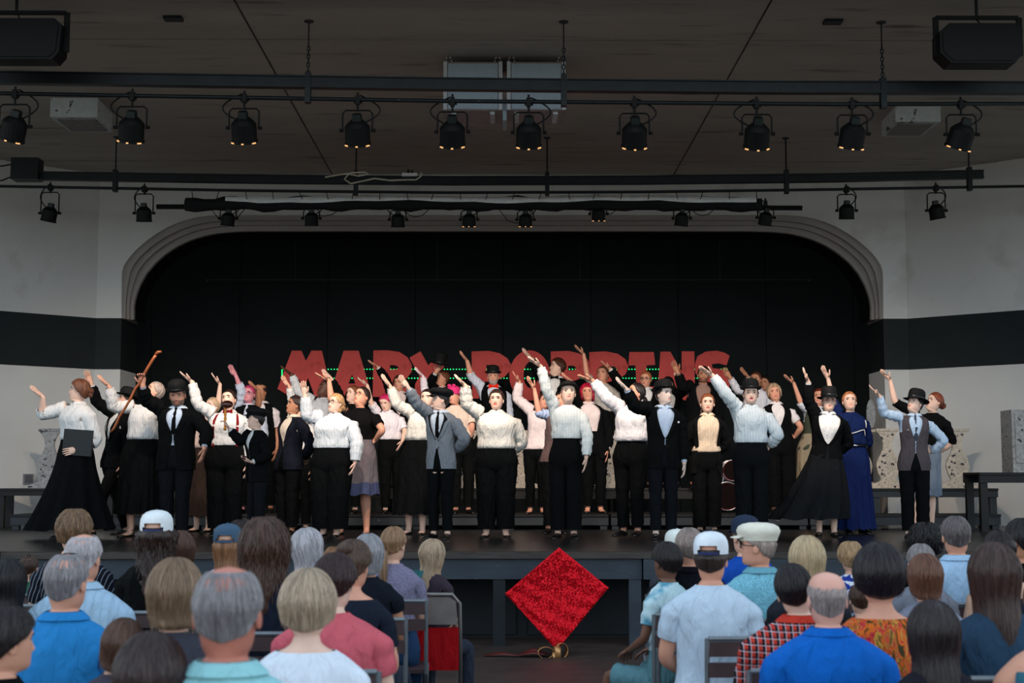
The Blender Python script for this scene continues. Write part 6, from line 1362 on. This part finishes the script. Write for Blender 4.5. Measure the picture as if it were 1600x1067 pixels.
# --- rows nearest the stage first
watcher('brown-haired spectator in blue with only the crown showing before the pale chair legs', 44, 262, 868, skin=SK, hairs=('short', (70, 52, 40), {}), shirt=((40, 90, 70), 'plain', dict(sleeve='short')))
watcher('sandy tousled-haired spectator in black pinstripe shirt', 115, 285, 801, hairs=('volume', (128, 104, 76), dict(messy=.006)), shirt=((22, 24, 34), 'wavestripe', dict(sleeve='short')), sex='m')
watcher('spectator in white baseball cap with long dark curly hair', 244, 300, 806, hairs=('curly', (48, 32, 26), dict(messy=.010)), hatd=('cap', (226, 230, 232), dict(col2=(40, 50, 90))), shirt=(BLK, 'plain', {}), hs=1.02)
watcher('straight brown-haired spectator next to the white cap', 282, 285, 834, hairs=('long', (88, 62, 48), {}), shirt=((60, 90, 140), 'plain', dict(sleeve='short')))
watcher('dark-headed spectator beyond the blue-grey cap', 376, 255, 817, hairs=('bobshort', (44, 34, 30), dict(messy=.006)), shirt=(BLK, 'plain', {}))
watcher('spectator in faded blue-grey baseball cap with reddish fair hair', 355, 292, 826, hairs=('long', (150, 110, 76), {}), hatd=('cap', (62, 88, 112), dict(col2=(50, 80, 116))), shirt=((150, 190, 220), 'plain', {}))
watcher('spectator with big brown curly hair in dark navy top', 412, 345, 822, bw=1.05, hairs=('curly', (76, 54, 42), dict(messy=.012, vol=.008)), shirt=(NV, 'plain', {}))
watcher('woman with long silver hair and red earring looking sideways', 481, 302, 829, 195, (232, 4, -8), hairs=('long', (176, 180, 184), {}), shirt=((170, 200, 216), 'plain', {}))
watcher('woman with grey bob in sleeveless black top with tanned arm', 574, 315, 838, 185, (192, 0, 0), skin=SKT, hairs=('bob', (150, 156, 160), {}), shirt=((20, 24, 34), 'plain', dict(sleeve='cap')))
watcher('spectator with sandy curls peeking between silver hair and dark updo', 522, 265, 856, hairs=('short', (150, 112, 76), dict(messy=.006)), shirt=(BLK, 'plain', {}), sex='m')
watcher('ponytailed light brown-haired woman in purple-grey tee', 613, 275, 825, 175, (205, 0, 0), bw=1.05, hairs=('up', (150, 122, 90), dict(tail=dict(pts=[(0, .10, .06), (0, .125, .02), (0, .13, -.06), (0, .12, -.16), (0, .11, -.19)], rad=[.018, .03, .032, .022, .006]))), shirt=((112, 108, 130), 'heather', dict(sleeve='short')), pants=((40, 66, 100), NP_))
rT = watcher('girl with fair hair turning teal at the ends', 672, 262, 845, 200, (232, -4, 0), ch=None, hairs=('long', (176, 158, 130), {}), hs=1.05, shirt=((60, 50, 60), 'plain', dict(sleeve='short')), bw=.85)
for j in range(7):
    tail(person.F, rT, hairmat((20, 118, 124)), [(-.09 + j * .03, .135, -.02), (-.09 + j * .031, .172, -.09), (-.085 + j * .033, .182, -.18), (-.07 + j * .036, .165, -.28 - .02 * (j % 3)), (-.05 + j * .04, .15, -.36)], [.010, .021, .020, .013, .003], name='teal_lock')
watcher('short dark-haired child in pale tie-dye tee and teal shorts', 1043, 305, 851, 140, (150, 0, 0), ch=.10, aL='lap', skin=SKD if False else (120, 82, 66), hairs=('short', (30, 24, 24), dict(vol=.01)), shirt=((200, 226, 234), 'tiedye', dict(sleeve='short')), pants=((96, 140, 150), dict(ankle=.08, knee=.09, tend=.85)), bw=.9, hs=1.05, shoe=((60, 60, 66), {}))
watcher('spectator in cream cap beyond the grey crew-cut man', 1060, 262, 833, 180, (150, 0, 0), hairs=('short', (90, 80, 70), {}), hatd=('cap', (222, 226, 220)), shirt=((60, 62, 70), 'plain', {}))
watcher('man with cropped grey hair in black polo shirt', 1078, 300, 827, 178, (172, 0, 0), sex='m', bw=1.12, skin=SKR, hairs=('short', (150, 140, 132), {}), shirt=((14, 16, 22), 'plain', dict(sleeve='short', collar=True)), pants=(BLK, NP_))
watcher('spectator in navy cap and bright blue shirt beyond the flat cap man', 1166, 270, 812, 180, (160, 0, 0), sex='m', hairs=('short', (60, 50, 46), {}), hatd=('cap', (28, 42, 66)), shirt=((24, 76, 170), 'plain', {}))
watcher('older man in cream flat cap and sunglasses in profile, teal shirt', 1188, 318, 822, 165, (115, 0, 0), sex='m', bw=1.1, skin=SKR, glasses=(20, 20, 22), hairs=('short', (150, 140, 130), {}), hatd=('flatcap', (226, 220, 204)), shirt=((110, 166, 184), 'heather', dict(collar=True, sleeve='short')))
watcher('man in white baseball cap and pale blue tee', 1110, 356, 840, 182, (196, 0, 0), ch=.14, sex='m', bw=1.08, skin=SKR, hairs=('short', (48, 36, 32), dict(vol=.004)), hatd=('cap', (226, 232, 240), dict(col2=(30, 40, 90))), shirt=((196, 214, 232), 'plain', dict(sleeve='short', z0=.86, inf=.018)))
watcher('woman with straight platinum blonde hair and dark parting', 1262, 350, 842, hairs=('long', (226, 208, 164), {}), shirt=((40, 42, 50), 'plain', {}))
watcher('fair tousle-haired spectator in blue and white patterned top', 1330, 270, 850, hairs=('volume', (178, 152, 112), dict(messy=.006)), shirt=((230, 232, 240), 'bluewhite', dict(sleeve='short')))
watcher('spectator with black curly hair and orange clip', 1448, 270, 824, hairs=('bobshort', (22, 20, 22), dict(messy=.012, vol=.012)), shirt=(BLK, 'plain', {}))
watcher('grey-haired spectator behind the brown bob', 1440, 318, 852, hairs=('short', (140, 140, 138), {}), shirt=((120, 124, 136), 'plain', {}))
watcher('balding grey man in pale blue shirt near the far row end', 1494, 283, 809, 180, (184, 0, 0), sex='m', bw=1.05, skin=SKR, hairs=('short', (110, 106, 106), dict(messy=.002)), shirt=((168, 200, 230), 'plain', dict(collar=True)))
watcher('dark-haired spectator with earring and bare shoulders', 1563, 320, 832, 180, (170, 0, 0), skin=(200, 160, 136), hairs=('up', (34, 26, 26), dict(bun=[(0, .10, .14, .045)])), shirt=((30, 36, 50), 'plain', dict(sleeve='none', z1=1.33)))
watcher('black-haired spectator cut off at the frame edge', 1601, 300, 815, 180, (150, 0, 0), sex='m', skin=SKT, hairs=('short', (24, 22, 24), dict(vol=.01)), shirt=(BLK, 'plain', {}))
# --- middle rows
watcher('long black-haired spectator cut by the frame edge, fourth row', 10, 370, 880, hairs=('long', (22, 20, 24), dict(vol=.01)), shirt=(BLK, 'plain', {}))
watcher('old man with bald crown and white hair in pale blue shirt', 129, 368, 835, 182, (190, 0, 0), sex='m', bw=1.12, skin=SKR, hairs=('receding', (190, 192, 194), dict(bald=lambda d: np.where(d > 60, .62, .45), vol=.002)), shirt=((160, 190, 214), 'stripe', dict(collar=True)))
watcher('woman with dark streaked updo in navy top', 549, 370, 848, 182, (200, 0, 0), skin=SKR, hairs=('up', (84, 66, 52), dict(bun=[(0, .08, .19, .042)], vol=.006)), shirt=(NV, 'plain', dict(sleeve='short', z1=1.42)))
watcher('woman with dark brown hair and earring in coral pink tee', 521, 425, 872, 180, (196, 0, 0), bw=1.30, skin=SKP, hairs=('up', (50, 30, 30), dict(vol=.012)), shirt=((206, 96, 108), 'plain', dict(sleeve='short', inf=.02)))
watcher('man with shaved fade and tilted dark head in red plaid shirt', 1240, 425, 884, 182, (188, 4, -12), hx=1247, sex='m', bw=1.2, skin=SKP, hairs=('short', (34, 30, 32), dict(vol=.002)), shirt=((200, 62, 48), 'plaid', dict(collar=True, inf=.018)))
watcher('woman with short black hair in orange paisley top', 1374, 445, 858, 180, (186, 0, 0), bw=1.02, skin=SKR, hairs=('bobshort', (32, 26, 30), dict(vol=.004)), shirt=((222, 110, 40), 'paisley', dict(sleeve='short', z1=1.425)))
watcher('woman with reddish brown bob beside the paisley top', 1447, 370, 870, hairs=('bob', (112, 78, 60), {}), shirt=((124, 128, 144), 'plain', {}))
watcher('brown-haired child low between bald head and paisley top', 1345, 330, 915, hairs=('short', (80, 60, 46), dict(messy=.003)), shirt=((40, 50, 80), 'plain', {}), hs=1.05)
watcher('woman with long dark hair fading to bronze in slate blue tee', 1556, 440, 858, 180, (176, 0, 0), bw=1.15, skin=SKT, hairs=('verylong', (66, 48, 42), dict(vol=.006)), shirt=((42, 66, 88), 'plain', dict(sleeve='short')))
# --- nearest rows
watcher('grey-haired man with thin crown in bright blue collared shirt', 102, 455, 866, 182, (192, 0, 0), sex='m', bw=1.08, skin=SKR, hairs=('receding', (144, 146, 148), dict(bald=lambda d: np.where(d > 60, .40, .30), vol=.001)), shirt=((42, 130, 196), 'plain', dict(collar=True)))
watcher('woman with loose bronze brown hair tilting towards a neighbour', 183, 500, 972, 180, (176, 0, 10), hairs=('bob', (92, 68, 54), dict(vol=.004)), shirt=((70, 66, 80), 'plain', {}))
watcher('woman with streaked dark blonde hair beside the large grey head', 273, 500, 883, 180, (176, 0, 0), hairs=('bob', (128, 108, 84), dict(vol=.010)), shirt=((60, 60, 70), 'plain', {}))
watcher('bald man with sunburnt crown in royal blue polo shirt', 1293, 470, 894, 182, (182, 0, 0), sex='m', bw=1.22, skin=(226, 168, 150), hairs=('receding', (160, 154, 150), dict(bald=lambda d: np.where(d > 60, 1.05, .55), vol=-.004)), shirt=((16, 98, 190), 'plain', dict(collar=True, sleeve='short', inf=.018)))
watcher('woman with blonde-grey layered short hair in white top', 480, 520, 900, 180, (182, 0, 0), bw=1.06, skin=SKP, hairs=('bobshort', (176, 162, 138), dict(vol=.004)), shirt=((226, 234, 246), 'plain', dict(z1=1.43, inf=.016)))
watcher('woman with long very dark hair and pale shoulder', 1461, 520, 950, 180, (178, 0, 0), skin=SKP, hairs=('verylong', (38, 30, 32), dict(vol=.010)), shirt=((30, 30, 38), 'plain', dict(sleeve='cap')))
watcher('large grey-haired man with sunburnt neck and hearing aids, pale teal shirt', 355, 690, 886, 180, (180, 0, 0), sex='m', bw=1.02, skin=(196, 122, 104), hairs=('short', (140, 142, 144), dict(vol=-.003, bald=lambda d: np.where(d > 90, .60, .62))), shirt=((150, 206, 212), 'plain', dict(collar=True)))
watcher('dark-haired woman in profile with pearl earring, corner of the frame', 8, 560, 958, 215, (232, 0, 0), skin=SKR, hairs=('up', (30, 22, 24), dict(vol=.012)), shirt=(BLK, 'plain', {}))
watcher('nearest spectator with dark brown crown and hair clip', 233, 700, 1004, 180, (178, 0, 0), hairs=('bob', (58, 46, 44), dict(vol=.014)), shirt=((50, 50, 60), 'plain', {}))
watcher('spectator whose bare shoulder enters at the frame corner', 1640, 520, 900, 180, (180, 0, 0), bw=1.1, skin=SKR, hairs=('up', (90, 60, 46), {}), shirt=((60, 110, 130), 'plain', dict(sleeve='none', z1=1.36)))
# free folding chair with red seat cloth
FY = rT.location.y; c = at(664, 950, FY); root = empty('folding_chair', (c.x, FY, 0), 'grey metal folding chair with red cloth over the seat, used by the teal-haired girl', 'chair'); M_FC = mat('folding_chair_metal', (128, 122, 120), rough=.35, metal=.7)
g = MB(); g.tube([(-.21, -.02, 0), (-.215, -.16, .45), (-.21, -.22, .78), (-.17, -.225, .83), (.17, -.225, .83), (.21, -.22, .78), (.215, -.16, .45), (.21, -.02, 0)], .012, 8); g.build('tube_frame', M_FC, root, smooth=True)
g = MB(); g.prism([(-.20, .66), (.20, .66), (.19, .79), (.15, .815), (-.15, .815), (-.19, .79)], -.225, -.215); g.build('back_panel', M_FC, root)
g = MB(); g.box((-.20, -.18, .43), (.20, .20, .45)); g.build('seat', M_FC, root)
g = MB(); g.box((-.205, -.205, .40), (.205, -.19, .64)); g.box((-.205, -.19, .45), (.205, .2, .47)); g.build('seat_cloth', cloth((170, 20, 26)), root)
for sd in (-1, 1):
    g = MB(); g.tube([(sd * .20, .19, .43), (sd * .205, -.20, .0)], .011, 8); g.build('leg', M_FC, root)
# ---------------------------------------------------------------- the red sequined kite propped on the floor before the stage
KY = 12.2; base = at(871, 1016, KY); base = Vector((base.x, KY, 0)); nx, nz = 26, 26
C_ = {k_: at(*v_, KY) for k_, v_ in dict(T=(873.5, 855), R=(951, 918), B=(870, 1016), L=(789, 927)).items()}
P = []; ctr = at(878, 925, KY)
for i in range(nz + 1):
    row = []
    for j in range(nx + 1):
        u, v_ = i / nz, j / nx    # bilinear over the diamond T-R-B-L
        p = C_['T'] * (1 - u) * (1 - v_) + C_['R'] * (1 - u) * v_ + C_['L'] * u * (1 - v_) + C_['B'] * u * v_
        e = min(u, 1 - u, v_, 1 - v_); dep = .035 * math.sin(PI * u) * math.sin(PI * v_) + .008 * math.sin(u * 30 + v_ * 9) * (v_ ** 2 + u ** 2) * (e > .02)
        dB = (p - C_['B']).length; dL = (p - C_['L']).length
        dep += .022 * math.sin(math.atan2(p.x - C_['B'].x, p.z - C_['B'].z) * 26) * max(0, 1 - dB / .55) + .020 * math.sin(math.atan2(p.z - C_['L'].z, p.x - C_['L'].x) * 24) * max(0, 1 - dL / .45)
        row.append((p.x - base.x, dep, p.z))
    P.append(row)
M_KITE = cloth((206, 14, 30), 'red_sequin', 'glitter'); bk_ = M_KITE.node_tree.nodes['Principled BSDF']; bk_.inputs['Roughness'].default_value = .28; bk_.inputs['Metallic'].default_value = .5
n4 = M_KITE.node_tree
vo = n4.nodes.new('ShaderNodeTexVoronoi'); vo.inputs['Scale'].default_value = 110; t4 = n4.nodes.new('ShaderNodeTexCoord'); n4.links.new(t4.outputs['Object'], vo.inputs['Vector'])
sb = n4.nodes.new('ShaderNodeVectorMath'); sb.operation = 'SUBTRACT'; sb.inputs[1].default_value = (.5, .5, .5); n4.links.new(vo.outputs['Color'], sb.inputs[0])
scv = n4.nodes.new('ShaderNodeVectorMath'); scv.operation = 'SCALE'; scv.inputs['Scale'].default_value = 0.75; n4.links.new(sb.outputs[0], scv.inputs[0])
ge = n4.nodes.new('ShaderNodeNewGeometry'); ad_ = n4.nodes.new('ShaderNodeVectorMath'); ad_.operation = 'ADD'; n4.links.new(scv.outputs[0], ad_.inputs[0]); n4.links.new(ge.outputs['Normal'], ad_.inputs[1])
nn = n4.nodes.new('ShaderNodeVectorMath'); nn.operation = 'NORMALIZE'; n4.links.new(ad_.outputs[0], nn.inputs[0]); n4.links.new(nn.outputs[0], bk_.inputs['Normal'])
mb = MB(); grid(mb, np.array(P), closed=False); kite = mb.build('kite', M_KITE, loc=base, smooth=True); tag(kite, 'large red sequined diamond kite propped upright on the floor before the stage', 'kite')
md = kite.modifiers.new('thickness', 'SOLIDIFY'); md.thickness = .006
L_ = lambda k_: Vector((C_[k_].x - base.x, .022, C_[k_].z))
for a, b in (('T', 'B'), ('L', 'R')):
    g = MB(); g.tube([L_(a) + Vector((0, .02, 0)), (L_(a) + L_(b)) / 2 + Vector((0, .055, 0)), L_(b) + Vector((0, .02, 0))], .008, 6); g.build('spar', M_WOOD, kite)
g = MB(); 
g.tube([(0, .02, .06), (0, .45, 0.0)], .012, 6); g.build('prop_stand', M_MBLK, kite)
M_RIB = mat('ribbon_gold', (190, 140, 90), rough=.3, metal=.6); M_RIBR = mat('ribbon_dark_red', (90, 30, 26), rough=.45)
root = empty('ribbon_bow', (base.x - .02, KY - .06, 0), 'shiny gold and dark red ribbon bow lying at the foot of the kite', 'ribbon')
def loop_rib(name, c_, ax, r_, w_, m_, h_=.05):
    g_ = MB(); vs_ = []; fs_ = []; n = 16; ax = Vector(ax)
    for i in range(n + 1):
        a = 2 * PI * i / n; p = Vector(c_) + ax * (r_ * (1 - math.cos(a)) / 1) + Vector((0, 0, h_ * math.sin(a) + h_ * .9)); o_ = Vector((-ax.y, ax.x, 0)) * w_; vs_ += [p - o_, p + o_]
    for i in range(n): fs_.append((2 * i, 2 * i + 1, 2 * i + 3, 2 * i + 2))
    g_.add(vs_, fs_); o_ = g_.build(name, m_, root, smooth=True); q = o_.modifiers.new('t', 'SOLIDIFY'); q.thickness = .003
loop_rib('gold_loop', (0.0, 0, 0), (.7, .2, 0), .07, .045, M_RIB, .06); loop_rib('gold_loop', (-.02, 0, 0), (-.8, -.1, 0), .08, .045, M_RIB, .045); loop_rib('gold_loop', (0, -.03, 0), (.2, -.6, 0), .05, .04, M_RIB, .05)
for q, (m_, pts) in enumerate(((M_RIBR, [(-.08, 0, .02), (-.2, -.03, .035), (-.32, .0, .015), (-.45, .02, .02), (-.6, .05, .01)]), (M_RIBR, [(-.05, .03, .02), (-.18, .05, .05), (-.30, .06, .02)]))):
    g = MB(); vs_ = []; fs_ = []
    for i, p in enumerate(pts): vs_ += [(p[0], p[1] - .035, p[2]), (p[0], p[1] + .0, p[2] + .02 * (i % 2)), (p[0], p[1] + .035, p[2])]
    for i in range(len(pts) - 1):
        for s_ in (0, 1): a = 3 * i + s_; fs_.append((a, a + 3, a + 4, a + 1))
    g.add(vs_, fs_); o_ = g.build('ribbon_tail', m_, root, smooth=True); z_ = o_.modifiers.new('t', 'SOLIDIFY'); z_.thickness = .003
